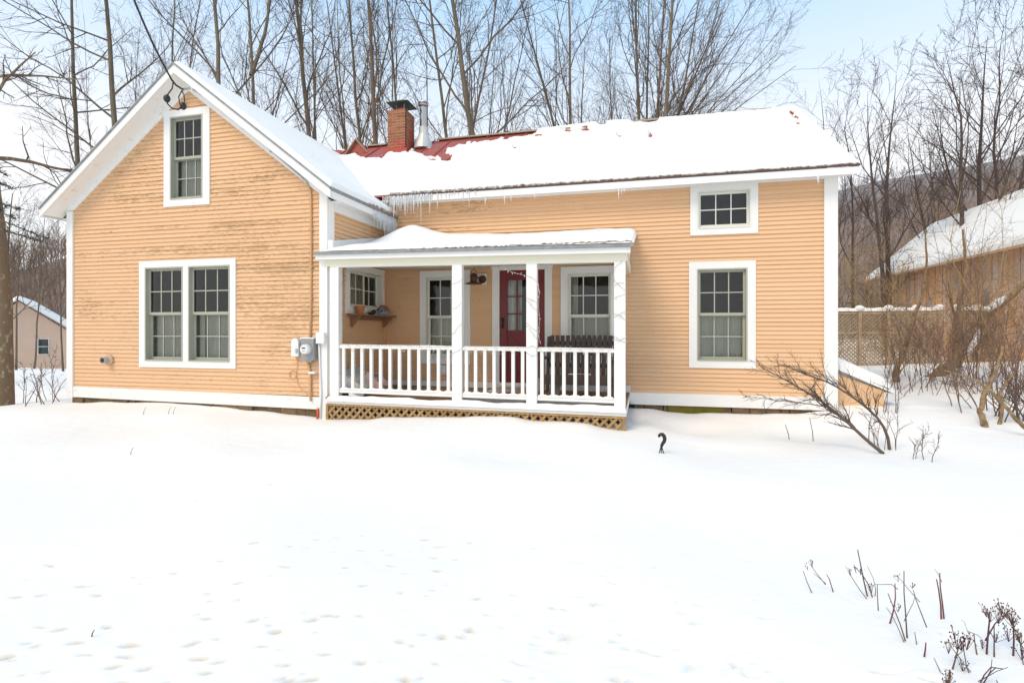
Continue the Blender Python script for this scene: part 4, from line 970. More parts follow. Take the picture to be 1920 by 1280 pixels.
bar_snow('drift of snow on the seat of the porch bench', bx0+.35, bx1-.35, by-.1, by-.02, lambda x: bs-.0, .010, 90, name='bench_snow')
# crumpled white and pink things in the porch corner: stacked plastic bins on their side
rc = random.Random(4)
cb = Vector((WXR+.35, 7.76, DK))
BI = thing('plastic_crate', cb, 'tipped over white and grey plastic crate in the left corner of the porch', 'crate')
def rotbox(c, sx, sy, sz, ax, ay, az, hollow=.0):
    from mathutils import Euler
    E = Euler((ax, ay, az)).to_matrix(); mb = MB()
    def add(x0, x1, y0, y1, z0, z1): 
        mb.hexa([Vector(c)+E@Vector(q) for q in ((x0,y0,z0),(x1,y0,z0),(x1,y1,z0),(x0,y1,z0),(x0,y0,z1),(x1,y0,z1),(x1,y1,z1),(x0,y1,z1))])
    if not hollow: add(-sx/2, sx/2, -sy/2, sy/2, -sz/2, sz/2)
    else:
        h = hollow; add(-sx/2, sx/2, -sy/2, sy/2, -sz/2, -sz/2+h)
        add(-sx/2, -sx/2+h, -sy/2, sy/2, -sz/2+h, sz/2); add(sx/2-h, sx/2, -sy/2, sy/2, -sz/2+h, sz/2)
        add(-sx/2+h, sx/2-h, -sy/2, -sy/2+h, -sz/2+h, sz/2); add(-sx/2+h, sx/2-h, sy/2-h, sy/2, -sz/2+h, sz/2)
    return mb
obj('crate_body', rotbox(cb+Vector((-.02, 0, .19)), .42, .34, .26, .35, .55, .2, .02), PLASTW, BI)
obj('crate_rim', rotbox(cb+Vector((.06, -.02, .30)), .47, .38, .03, .35, .55, .2), PLASTG, BI)
obj('plastic_tub', rotbox(cb+Vector((.26, .12, .17)), .34, .28, .2, -.2, .62, -.3, .018), mat('tub_pink', (.62,.42,.38), .6, .3, 9), None, label='pinkish plastic tub leaning against the tipped crate', cat='tub')
obj('paper_scrap', rotbox(cb+Vector((.12, -.25, .05)), .22, .15, .012, .7, .3, .6), PLASTW, None, label='torn white scrap sticking out under the left bottom rail', cat='scrap')
obj('doormat', MB().box(wx(925, 9.1), wx(1000, 9.1), 8.55, 9.2, DK+.003, DK+.02), mat('mat_snowy', (.30,.21,.15), .95, col2=(.75,.74,.72), scale=9, thr=(.5,.6)), None, label='worn brown doormat dusted with snow in front of the red door', cat='doormat')
l = Vector((bx0+.12, by-.2, DK)); obj('storage_box', rotbox(l+Vector((.05, 0, .12)), .16, .2, .22, .2, .3, .1), PLASTG, None, label='pale grey box tucked under the left end of the porch bench', cat='box')
l = Vector((wx(1011, 8.9), 8.9, DK)); obj('boot', MB().lathe((l.x, l.y, l.z), [(.05, 0), (.05, .06), (.04, .16), (.045, .22)], 10), PLASTG, None, label='small grey boot standing at the right foot of the door', cat='boot')

# string lights wound round posts and rail
LW = mat('light_wire', (.42,.38,.30), .6)
ST = thing('string_lights', (pc[2], PY, -.2), 'string of small white fairy lights wound round the porch posts and railing', 'string lights')
rl = random.Random(12)
def wire(pts, nb=8):
    obj('wire', MB().tube(pts, .0026, 4), LW, ST)
    for _ in range(nb):
        i = rl.randrange(len(pts)-1); p = Vector(pts[i]).lerp(Vector(pts[i+1]), rl.random()); q = p+Vector((rl.uniform(-.02, .02), -.012, rl.uniform(-.045, .03)))
        obj('bulb', MB().tube([p, q], [.004, .003], 4), PLASTW, ST)
yf = PY-.008
def P_(px, py, y=yf): return Vector((wx(px, y), y, wz(px, py, y)))
for seg in ([(849,533),(858,528),(868,524)], [(849,579),(858,575),(869,563)], [(847,628),(858,614),(868,604)], [(846,663),(858,658),(869,651)],
            [(987,558),(998,562),(1009,570)], [(987,562),(1000,577),(1008,583)], [(987,604),(998,616),(1009,622)], [(987,610),(1000,626),(1010,640)], [(988,652),(1000,648),(1008,655)], [(986,660),(998,668),(1008,664)],
            [(1171,485),(1163,493),(1153,501),(1150,512),(1152,527),(1162,536),(1172,544)], [(1150,536),(1160,530),(1171,531)], [(1150,560),(1160,555),(1172,552)], [(1152,595),(1160,590),(1172,583)], [(1150,588),(1160,590),(1172,600)], [(1150,634),(1160,640),(1172,633)], [(1152,630),(1166,640),(1176,642)]):
    wire([P_(a, b) for a, b in seg], 4)
yr = PY-.0
def zig(a0, a1, z0, seed):
    r = random.Random(seed); pts = []; x = a0; up = True
    while x < a1: pts.append(P_(x, z0+(-3 if up else 9)+r.uniform(-2, 2), yr)); x += r.uniform(7, 13); up = not up
    return pts
wire(zig(650, 846, 649, 1), 22); wire(zig(870, 986, 654, 2), 18); wire(zig(1010, 1150, 656, 3), 20)
wire([P_(936, 495), P_(950, 506), P_(965, 512), P_(987, 517), P_(998, 521), P_(1009, 530), P_(1011, 545), P_(1010, 575), P_(1012, 600), P_(1010, 630), P_(1014, 645)], 24)

# service drop cable with splices
pk = Vector((XM+.12, D1-.10, AP+.06))
top = Vector((-14.5, 3.0, 9.0))
cbp = []
pa, pb = P(228, -60, 6.0), P(322, 150, 7.1)
for i in range(9):
    t = i/8; q = pa.lerp(pb, t); q.z -= .25*math.sin(math.pi*t)*.3; cbp.append(q)
A = cbp+[P(330, 160, 7.2), P(343, 168, 7.4)]
SV = thing('service_drop', pk, 'black overhead service cable coming down to the gable peak with two splice covers', 'cable')
obj('cable', MB().tube(A, .013, 6), BLACK, SV, smooth=True)
obj('drip_loop', MB().tube([P(325, 152, 7.1), P(323, 166, 7.1), P(314, 178, 7.1), P(312, 186, 7.1), P(314, 195, 7.1), P(322, 203, 7.15), P(334, 206, 7.2), P(341, 201, 7.25)], .009, 6), BLACK, SV, smooth=True)
obj('drip_loop', MB().tube([P(341, 170, 7.3), P(335, 182, 7.28), P(337, 195, 7.26), P(342, 200, 7.25), P(346, 190, 7.27), P(345, 178, 7.3), P(341, 170, 7.3)], .008, 6), BLACK, SV, smooth=True)
for q in (P(313, 185, 7.1), P(343.5, 199, 7.25)): obj('splice_cover', MB().ball(tuple(q), .042, (1, 1, 1.25)), BLACK, SV, smooth=True)
obj('anchor', MB().tube([P(341, 168, 7.4), P(347, 166, 7.42), P(356, 165, 7.43)], .022, 6), PLASTG, SV)

# ---------------------------------------------------------------- plant hanger hook in the snow
hkd = gd(1240, 849)
def hk(px, py): return P(px, py, hkd)
HK = thing('garden_hook', hk(1240, 848), 'small black hook with three prongs standing in the open snow', 'hook')
pts = [(1235.5,819),(1236,816),(1239,814),(1242,814),(1245,817),(1246.5,822),(1245.5,827),(1242,832),(1240,837)]
obj('hook', MB().tube([hk(*p) for p in pts], [.012,.017,.019,.021,.022,.022,.021,.019,.017], 8), BLACK, HK, smooth=True)
for a, b in ((1235.5, 850), (1240, 850), (1245, 851)): obj('prong', MB().tube([hk(1240, 835), hk(a, b)], .006, 5), BLACK, HK)
# ---------------------------------------------------------------- fence behind the house on the right
FD = 18.3
FW = mat('fence_wood', (.43, .33, .22), .9, col2=(.26, .195, .125), scale=9, stretch=(1,1,.4), thr=(.3,.7), rnd=.12)
FP = mat('fence_post_wood', (.48, .36, .23), .9, .4, 8, (1,1,.3), rnd=.1)
FN = thing('lattice_fence', (wx(1680, FD), FD, -1.1), 'weathered wooden lattice fence with snow capped rails beside the barn', 'fence')
posts = [wx(p, FD) for p in (1505, 1559, 1612, 1666, 1719, 1761)]; posts2 = [wx(p, FD) for p in (1795, 1832, 1866)]
ftop = wz(1680, 583, FD)
for grp in (posts, posts2):
    for i, x in enumerate(grp):
        obj('fence_post', MB().box(x-.045, x+.045, FD-.05, FD+.05, -1.9, ftop+.02), FP, FN)
        if i+1 < len(grp):
            xa, xb = x+.045, grp[i+1]-.045
            for zr_ in (ftop, ftop-.60, ftop-1.9): obj('fence_rail', MB().box(xa, xb, FD-.025, FD+.025, zr_-.09, zr_), FP, FN)
            for (za, zb_) in ((ftop-.60, ftop-.09), (ftop-1.9, ftop-.69)):
                mb = MB(); h = zb_-za; step = .115; t = xa-h
                while t < xb:
                    for s in (0, 1):
                        x0_, x1_ = (t, t+h) if s == 0 else (t+h, t); z0_, z1_ = za, zb_
                        def cl2(xq, zq, xo, zo):
                            if xq < xa: k = (xa-xq)/(xo-xq); return xa, zq+(zo-zq)*k
                            if xq > xb: k = (xb-xq)/(xo-xq); return xb, zq+(zo-zq)*k
                            return xq, zq
                        if max(x0_, x1_) > xa+.02 and min(x0_, x1_) < xb-.02:
                            A_ = cl2(x0_, z0_, x1_, z1_); B_ = cl2(x1_, z1_, x0_, z0_)
                            if abs(A_[0]-B_[0]) > .03: mb.beam((A_[0], FD+(.006 if s else -.006), A_[1]), (B_[0], FD+(.006 if s else -.006), B_[1]), .011, .04)
                    t += step
                obj('lattice_panel', mb, FW, FN, kind='stuff')
fl = lambda x: ftop+0*x
bar_snow('snow ridge along the top of the long run of lattice fence', posts[0], posts[-1], FD-.05, FD+.05, fl, .10, 95, name='fence_snow')
bar_snow('snow ridge along the short run of lattice fence by the barn', posts2[0], posts2[-1], FD-.05, FD+.05, fl, .09, 96, name='fence_snow')
for i, x in enumerate(posts[1:]+posts2):
    obj('snow_clump', MB().ball((x, FD, ftop+.09), .13, (1, .9, .75), 7), SNOW, None, label='rounded cap of snow on the '+['first','second','third','fourth','fifth','sixth','seventh','eighth'][i]+' lattice fence post from the house corner', cat='snow', group='snow caps on the fence posts', smooth=True)

# ---------------------------------------------------------------- barn
BX, BY0, BY1 = 9.7, 11.0, 26.0
BE, BRX, BRZ = 2.15*1.02, 13.0, 5.0
def bx_at(px, D): return wx(px, D)
BX = wx(1652, 26.0); be_far = wz(1640, 516, 25.7); 
BRX = wx(1765, 25.9); BRZ = wz(1765, 418, 25.9)
BN2 = thing('barn', (BX+1.5, 18, -1.2), 'weathered board barn with snow covered roof beyond the fence on the right', 'barn')
BARN = mat('barn_boards', (.58, .44, .34), .9, col2=(.68, .36, .15), scale=1.1, stretch=(4,4,1.1), thr=(.40,.62), bump=.25, bscale=20, rnd=.18)
y = BY0; r = random.Random(21)
ez = be_far
while y < BY1:
    wd = r.uniform(.17, .26)
    d = r.uniform(-.012, .012); z1 = ez+r.uniform(-.02, .05)
    obj('barn_board', MB().box(BX-.02+d, BX+.01+d, y, min(y+wd-.022, BY1), -1.8, z1+.12), BARN, BN2); y += wd
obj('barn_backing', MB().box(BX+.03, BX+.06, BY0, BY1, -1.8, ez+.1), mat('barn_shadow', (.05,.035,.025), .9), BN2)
obj('barn_end', MB().prism([(BX, BY1, -1.8), (2*BRX-BX, BY1, -1.8), (2*BRX-BX, BY1, ez), (BRX, BY1, BRZ-.1), (BX, BY1, ez)], [(BX, BY1+.03, -1.8), (2*BRX-BX, BY1+.03, -1.8), (2*BRX-BX, BY1+.03, ez), (BRX, BY1+.03, BRZ-.1), (BX, BY1+.03, ez)]), BARN, BN2)
obj('barn_end', MB().prism([(BX, BY0, -1.8), (2*BRX-BX, BY0, -1.8), (2*BRX-BX, BY0, ez), (BRX, BY0, BRZ-.1), (BX, BY0, ez)], [(BX, BY0+.03, -1.8), (2*BRX-BX, BY0+.03, -1.8), (2*BRX-BX, BY0+.03, ez), (BRX, BY0+.03, BRZ-.1), (BX, BY0+.03, ez)]), BARN, BN2)
obj('barn_window', MB().box(BX-.05, BX-.035, sd_(1857, BX)-.0, sd_(1849, BX), .25, 1.15), mat('grey_glass', (.25,.27,.30), .3), BN2)
bsl = (BRZ-ez)/(BRX-BX)
ov = .45; ex = BX-ov; exz = ez-ov*bsl+.30
obj('barn_roof', MB().prism([(ex, BY0-.3, exz), (BRX, BY0-.3, BRZ), (BRX, BY1+.45, BRZ), (ex, BY1+.45, exz)], [(ex, BY0-.3, exz-.07), (BRX, BY0-.3, BRZ-.07), (BRX, BY1+.45, BRZ-.07), (ex, BY1+.45, exz-.07)]), BARN, BN2)
obj('barn_roof', MB().prism([(2*BRX-ex, BY0-.3, exz), (2*BRX-ex, BY1+.45, exz), (BRX, BY1+.45, BRZ), (BRX, BY0-.3, BRZ)], [(2*BRX-ex, BY0-.3, exz-.07), (2*BRX-ex, BY1+.45, exz-.07), (BRX, BY1+.45, BRZ-.07), (BRX, BY0-.3, BRZ-.07)]), BARN, BN2)
bl = math.hypot(BRX-ex, BRZ-exz)
for y in range(int(BY0), int(BY1)+1): obj('rafter_tail', MB().beam((ex+.03, y, exz-.09), (BX+.02, y, exz-.09+(ov)*((BRZ-exz)/(BRX-ex))), .06, .09), BARN, BN2)
snow_grid('barn_snow', 'smooth snow covering the barn roof slope facing the house', lambda u, v: (ex+(BRX-ex)*v, BY0-.3+(BY1-BY0+.75)*u, exz+(BRZ-exz)*v), (-(BRZ-exz)/(BRX-ex), 0, 1), 120, 50,
          lambda u, v, x, y, z: (.14+.03*vnoise(x, y, 101, 1.2, 3))*edge(v*bl, .15)*edge((1-u)*14, .2)*edge((1-v)*bl+.15, .3))

# ---------------------------------------------------------------- neighbour's house on the left
ND = 34.0
def nq(px, py): return WP(px, py, ND)
NH = thing('neighbour_house', nq(60, 712), 'tan sided house with snowy gable roof beyond the left corner', 'house')
pkx, _, pkz = nq(37, 563); exr, _, ezr = nq(132, 617); exl = 2*pkx-exr
NM = mat('tan_siding', (.66, .48, .37), .7, .08, 2)
mb = MB(); zb_ = nq(60, 706)[2]
z = zb_
while z < pkz:
    f = lambda q: max(0, min(1, (pkz-.15-q)/(pkz-ezr)))
    hw0, hw1 = (exr-.35-pkx)*min(1, f(z)*1.0), (exr-.35-pkx)*min(1, f(z+.125))
    if hw0 > .02: mb.hexa([(pkx-hw0, ND-.03, z), (pkx+hw0, ND-.03, z), (pkx+hw0, ND+.1, z), (pkx-hw0, ND+.1, z), (pkx-hw1, ND, z+.125), (pkx+hw1, ND, z+.125), (pkx+hw1, ND+.1, z+.125), (pkx-hw1, ND+.1, z+.125)])
    z += .125
obj('siding', mb, NM, NH, kind='stuff')
obj('wall', MB().box(exl+.35, exr-.35, ND+.12, ND+9, zb_-1.5, ezr), NM, NH)
obj('foundation', MB().box(exl+.4, exr-.4, ND+.0, ND+.1, zb_-1.5, zb_-.001), mat('concrete', (.42,.38,.30), .9, .2, 3), NH)
for s, e_ in ((1, exr), (-1, exl)):
    nr = obj('roof', MB().prism([(pkx, ND-.5, pkz), (e_, ND-.5, ezr), (e_, ND-.5, ezr+.12), (pkx, ND-.5, pkz+.12)], [(pkx, ND+9.3, pkz), (e_, ND+9.3, ezr), (e_, ND+9.3, ezr+.12), (pkx, ND+9.3, pkz+.12)]), TRIM, NH)
    snow_grid('roof_snow', f"snow on the {'right' if s > 0 else 'left'} slope of the neighbour house roof", lambda u, v: (pkx+(e_-pkx)*u, ND-.45+9.6*v, pkz+.13+(ezr-pkz)*u), (s*(pkz-ezr)/abs(exr-pkx), 0, 1), 30, 30,
              lambda u, v, x, y, z: .22*edge(v*9, .3)*edge((1-u)*4, .25)*edge(u*4+.2, .3))
a = nq(71, 664); b = nq(90, 636)
nw = obj('window', MB().box(a[0]-.06, b[0]+.06, ND-.07, ND-.031, a[2]-.06, b[2]+.06), TRIM, NH)
for (p, q) in ((a[2], (a[2]+b[2])/2-.03), ((a[2]+b[2])/2+.03, b[2])): obj('pane', MB().box(a[0]+.02, b[0]-.02, ND-.08, ND-.0701, p, q), mat('dark_glass', (.03,.05,.05), .1), nw)

# the neighbour's ridge runs away from the yard, turned from our own house
from mathutils import Matrix
NM_ = Matrix.Translation(NH.location) @ Matrix.Rotation(math.radians(50), 4, 'Z') @ Matrix.Diagonal((.6, 1, 1, 1)) @ Matrix.Translation(-NH.location)
for o in [NH]+[q for q in COL.objects if q.parent is None and q.get('label', '').endswith('neighbour house roof')]:
    M0 = Matrix.Translation(o.location); o.matrix_world = NM_ @ M0
# ---------------------------------------------------------------- bare trees
def grow(r, st, dr, L, R, ns, wob, trop, tip=.25):
    N = len(st); pts = np.zeros((N, ns+1, 3)); pts[:,0] = st; d = dr/np.linalg.norm(dr, axis=1, keepdims=True)
    step = (L/ns)[:,None]; D = np.zeros((N, ns+1, 3)); D[:,0] = d
    for i in range(ns):
        d = d+r.normal(0, wob, (N, 3)); d[:,2] += trop; d /= np.linalg.norm(d, axis=1, keepdims=True)
        pts[:,i+1] = pts[:,i]+d*step; D[:,i+1] = d
    t = np.linspace(0, 1, ns+1)[None,:]; return pts, R[:,None]*(1-(1-tip)*t), D
def tubes(pts, rad, sides):
    N, S_, _ = pts.shape
    tan = np.gradient(pts, axis=1); tan /= np.linalg.norm(tan, axis=2, keepdims=True)+1e-9
    t0 = tan.mean(1); ref = np.where(np.abs(t0[:,2:3]) > .8, np.array([[1., .2, 0]]), np.array([[0, 0, 1.]]))
    n1 = np.cross(tan, ref[:,None,:]); n1 /= np.linalg.norm(n1, axis=2, keepdims=True)+1e-9; n2 = np.cross(tan, n1)
    a = np.arange(sides)*2*np.pi/sides
    V = pts[:,:,None,:]+rad[:,:,None,None]*(n1[:,:,None,:]*np.cos(a)[None,None,:,None]+n2[:,:,None,:]*np.sin(a)[None,None,:,None])
    idx = np.arange(N*S_*sides).reshape(N, S_, sides); nx = np.roll(idx, -1, 2)
    F = np.stack([idx[:,:-1], nx[:,:-1], nx[:,1:], idx[:,1:]], -1).reshape(-1, 4)
    return V.reshape(-1, 3), F
def kids(r, pts, rad, D, L, k, t0, ang, angs, lf, rf=.62, taper=.65, bias=None, t1=1.0):
    N, S_, _ = pts.shape; n = S_-1
    t = t0+(t1-t0)*(np.arange(k)[None,:]+r.uniform(0, 1, (N, k)))/k; f = np.clip(t*n, 0, n-1e-6); i = f.astype(int); fr = (f-i)[...,None]
    ii = np.arange(N)[:,None]
    st = pts[ii,i]*(1-fr)+pts[ii,i+1]*fr; d = D[ii,i]; rr = rad[ii,i]*(1-fr[...,0])+rad[ii,i+1]*fr[...,0]
    rv = r.normal(0, 1, d.shape)
    if bias is not None: rv += np.array(bias)
    pr = rv-(rv*d).sum(-1, keepdims=True)*d; pr /= np.linalg.norm(pr, axis=-1, keepdims=True)+1e-9
    an = np.radians(r.normal(ang, angs, t.shape))[...,None]
    nd = d*np.cos(an)+pr*np.sin(an)
    LL = L[:,None]*lf*(1-taper*(t-t0)/(1-t0+1e-6))*r.uniform(.65, 1.25, t.shape)
    return st.reshape(-1, 3), nd.reshape(-1, 3), LL.ravel(), (rr*rf).ravel()
def cat_(l):
    V = []; F = []; n = 0
    for v, f in l: V.append(v); F.append(f+n); n += len(v)
    return np.concatenate(V), np.concatenate(F)
TRI = [0]
def tree(seed, trunks, label, bark_m, twig_m, k=(13, 8, 6), ang=(48, 42, 40), lf=(.34, .42, .42), trop=.05, wob=.12, twr=.0045, first=.35, group=None, bias=None, name='bare_tree', minr=.0036, tipf=.25, lvl=3, sides=8, taper_=True, limb=.30):
    """trunks: list of (points, r0) world polylines"""
    r = np.random.RandomState(seed); tm = []; cr = []
    for pts, r0 in trunks:
        pts = np.array([tuple(p) for p in pts], float)
        ln = np.concatenate([[0], np.cumsum(np.linalg.norm(np.diff(pts, axis=0), axis=1))]); T = np.linspace(0, ln[-1], 15)
        q = np.stack([np.interp(T, ln, pts[:,j]) for j in range(3)], -1)
        q[1:,:2] += np.cumsum(r.normal(0, .03*ln[-1]/14, (14, 2)), 0)*.8
        q = q[None]; L = np.array([ln[-1]]); t = np.linspace(0, 1, 15)
        rad = (r0*(1-(.82 if taper_ else .97)*t**1.1)+.25*r0*np.exp(-t*30))[None]; D = np.gradient(q, axis=1); D /= np.linalg.norm(D, axis=2, keepdims=True)
        tm.append(tubes(q, rad, sides))
        s1, d1, l1, r1 = kids(r, q, rad, D, L, k[0], first, ang[0], 10, lf[0], .5, .6, bias); r1 = np.minimum(r1, limb*r0)
        d1[:,2] += .15
        p1, q1, D1_ = grow(r, s1, d1, l1, r1, 7, wob, trop, tipf); tm.append(tubes(p1, q1, 5))
        s2, d2, l2, r2 = kids(r, p1, q1, D1_, l1, k[1], .18, ang[1], 13, lf[1], .55, .5, bias); r2 = np.maximum(r2, minr*1.4)
        p2, q2, D2_ = grow(r, s2, d2, l2, r2, 5, wob*1.4, trop*.8, .35); cr.append(tubes(p2, q2, 4))
        s3, d3, l3, r3 = kids(r, p2, q2, D2_, l2, k[2], .15, ang[2], 14, lf[2], .6, .4); r3 = np.maximum(r3, minr)
        p3, q3, D3_ = grow(r, s3, d3, l3, r3, 3, wob*1.6, trop*.6, .5); cr.append(tubes(p3, q3, 3))
        if lvl > 3:
            s4, d4, l4, r4 = kids(r, p3, q3, D3_, l3, 3, .25, 38, 14, .6, .7, .3); p4, q4, _ = grow(r, s4, d4, l4, np.maximum(r4, minr*.8), 2, wob*1.6, 0, .6); cr.append(tubes(p4, q4, 3))
    base = trunks[0][0][0]; off = np.array([base[0], base[1], gz(base[0], base[1])])
    root = thing(name, off, label, 'tree', group)
    V, F = cat_(tm); TRI[0] += 2*len(F); npobj('trunk', V, F, bark_m, root)
    V, F = cat_(cr); TRI[0] += 2*len(F); npobj('crown', V, F, twig_m, root)
    return root
def up(px0_, py0_, px1_, py1_, d, h=None, ztop=None, tilt=0.0):
    """trunk through two photo pixels at depth d, from the ground up to ztop metres"""
    a = P(px0_, py0_, d); b = P(px1_, py1_, d+tilt); dr = (b-a); g = gz(a.x, a.y)
    q0 = a+dr*((g-a.z)/dr.z); q0.z -= .2
    out = [q0, a, b]
    if ztop: out.append(b+dr*((ztop-b.z)/dr.z)*.999)
    return out
BG = 'bare trees in the row behind the house'
# main trunks behind the roof: (px at roofline, py, px at top, py, diameter px, depth, height, seed, wide?)
T = [
 (150,290,140,0,11,19,15,1,'w','bare tree with straight trunk rising above the left roof edge'),
 (221,228,205,0,14,18,16,2,'w','stout bare tree second from the left behind the gable'),
 (326,112,330,0,7,24,17,3,'n','slim bare tree rising straight behind the gable peak'),
 (357,130,375,0,7,26,17,4,'n','thin leaning bare tree just right of the gable peak'),
 (412,168,401,0,13,19,17,5,'m','thick mossy bare tree behind the snowy right slope of the gable'),
 (580,272,556,0,13,19,17,7,'n','tall bare tree with thick trunk left of the red gablet'),
 (592,262,583,0,7,23,17,8,'n','slender bare tree close beside the thick one left of the gablet'),
 (648,278,608,0,7,24,16,9,'n','slender bare tree fanning up left of the red gablet'),
 (646,250,628,0,6,27,17,10,'n','thin distant bare tree above the left end of the main ridge'),
 (677,264,656,0,9,21,17,11,'n','bare tree directly above the small red gablet'),
 (704,268,688,0,12,20,18,12,'n','tall straight bare tree just left of the brick chimney'),
 (736,190,718,0,8,24,18,13,'n','bare tree rising behind the chimney cap'),
 (739,190,738,0,5,28,18,14,'n','thin straight bare tree behind the right of the chimney'),
 (711,240,712,0,4,30,16,15,'n','very thin bare tree between chimney and thick trunk'),
 (845,258,815,0,9,21,17,16,'m','bare tree right of the steel flue leaning slightly left'),
 (880,258,852,60,15,19,17,17,'m','big bare tree with thick leaning trunk right of the steel flue'),
 (880,258,908,100,8,21,15,18,'n','bare tree curving right beside the big one right of the flue'),
 (918,253,925,80,5,26,14,19,'n','small bare tree above the exposed red ridge'),
 (946,248,985,60,6,25,15,20,'m','bare tree spreading right above the exposed red ridge'),
 (1034,240,1000,100,8,22,15,21,'n','bare tree with left leaning trunk right of the exposed ridge'),
 (1068,237,1060,0,9,22,16,22,'m','bare tree with upright forked crown above the snowy ridge'),
 (1093,235,1100,80,5,27,13,23,'n','small bare tree right of the upright forked one'),
 (1145,226,1140,60,5,27,14,24,'n','small upright bare tree in the gap before the big clump'),
 (1202,216,1189,0,9,22,17,25,'n','leftmost trunk of the dense clump above the ridge'),
 (1213,216,1218,0,7,24,17,26,'n','second slim trunk of the dense clump above the ridge'),
 (1226,222,1240,20,8,22,17,27,'f','third trunk of the dense clump above the ridge'),
 (1249,214,1264,0,12,21,17,28,'f','thickest mossy trunk of the dense clump above the ridge'),
 (1268,210,1300,20,8,23,15,29,'f','trunk of the clump leaning gently right'),
 (1240,214,1262,60,6,26,15,30,'f','thin inner trunk hidden in the dense clump'),
]
for (a, b, c, d_, wpx, dep, ht, sdn, st_, lab) in T:
    r0 = wpx/2*dep/FOC*.92
    kw = dict(n=dict(k=(15, 8, 7), ang=(30, 36, 38), lf=(.27, .40, .42), first=.40, trop=.07), m=dict(k=(13, 9, 7), ang=(42, 40, 40), lf=(.32, .42, .42), first=.38, trop=.05),
              w=dict(k=(15, 9, 7), ang=(62, 42, 42), lf=(.30, .44, .42), first=.30, trop=.015, wob=.11), f=dict(k=(15, 9, 7), ang=(36, 32, 34), lf=(.32, .45, .45), first=.28, trop=.05, bias=(.45, 0, .1)))[st_]
    tree(sdn, [(up(a, b, c, d_, dep, ztop=ht), r0*1.15)], lab, BARKG if sdn % 3 else BARK, TWIG if sdn % 2 else TWIGP, group=BG, **kw)
# forked tree behind the gable (470)
tr = [up(471, 205, 470, 140, 19, ztop=5)[:3]+[P(456, 0, 19), P(452, -160, 19)]]
tr2 = [P(471, 142, 19), P(497, 60, 19.2), P(506, 0, 19.3), P(512, -140, 19.5)]
tree(6, [(tr[0], .11), (tr2, .07)], 'forked bare tree with a snow lump in its crotch behind the gable', BARKG, TWIG, group=BG, k=(12, 8, 7), ang=(36, 38, 38), lf=(.3, .42, .42), first=.4)
# right hand fans
for i, (a, b, c, d_, wpx, dep) in enumerate([(1275,212,1345,40,7,23),(1290,214,1400,30,6,24),(1300,212,1390,90,6,22),(1330,205,1430,90,5,25),(1340,206,1440,120,5,23),(1375,200,1460,120,4,26),(1385,200,1455,150,5,23)]):
    tree(40+i, [(up(a, b, c, d_, dep, ztop=wz(c, d_, dep)*0+(620-d_)*dep/FOC*1.05), wpx/2*dep/FOC)], ['many branched sapling fanning right from the dense clump','long sapling arching far to the right of the clump','low arching sapling right of the dense clump','sapling leaning right above the middle of the snowy ridge','outer arching sapling above the snowy ridge','small leaning sapling near the right end of the ridge','fine twigged sapling at the right edge of the clump'][i], BARK, TWIGP if i % 2 else TWIG, k=(12, 8, 6), ang=(30, 34, 36), lf=(.34, .45, .45), first=.2, trop=.05, bias=(.2, 0, .1), group=BG)
fr = random.Random(77)
for i in range(13):
    a = 160+i*90+fr.uniform(-16, 16); yb = 260
    if 120 < a < 320: yb = 200
    dep = fr.uniform(27, 36); tp = fr.uniform(-25, 25)
    tree(500+i, [(up(a, yb, a+tp, 20, dep, ztop=(620-fr.uniform(-40, 90))*dep/FOC), fr.uniform(.045, .09))], 'thin distant bare tree in the far row '+['just above the left rake of the gable','behind the left of the gable peak','just right of the gable peak','behind the right slope of the gable','left of the red gablet','behind the red gablet and chimney','right of the steel flue','behind the exposed red ridge','over the middle of the snowy ridge','left of the dense clump','behind the dense trunk clump','right of the dense clump','near the right end of the snowy ridge'][i], TWIG if i % 2 else BARK, TWIG if i % 3 else TWIGP, group='distant thin bare trees behind the row', k=(13, 8, 6), ang=(34, 34, 36), lf=(.30, .42, .42), first=.3, trop=.06, minr=.006, sides=6, taper_=False)
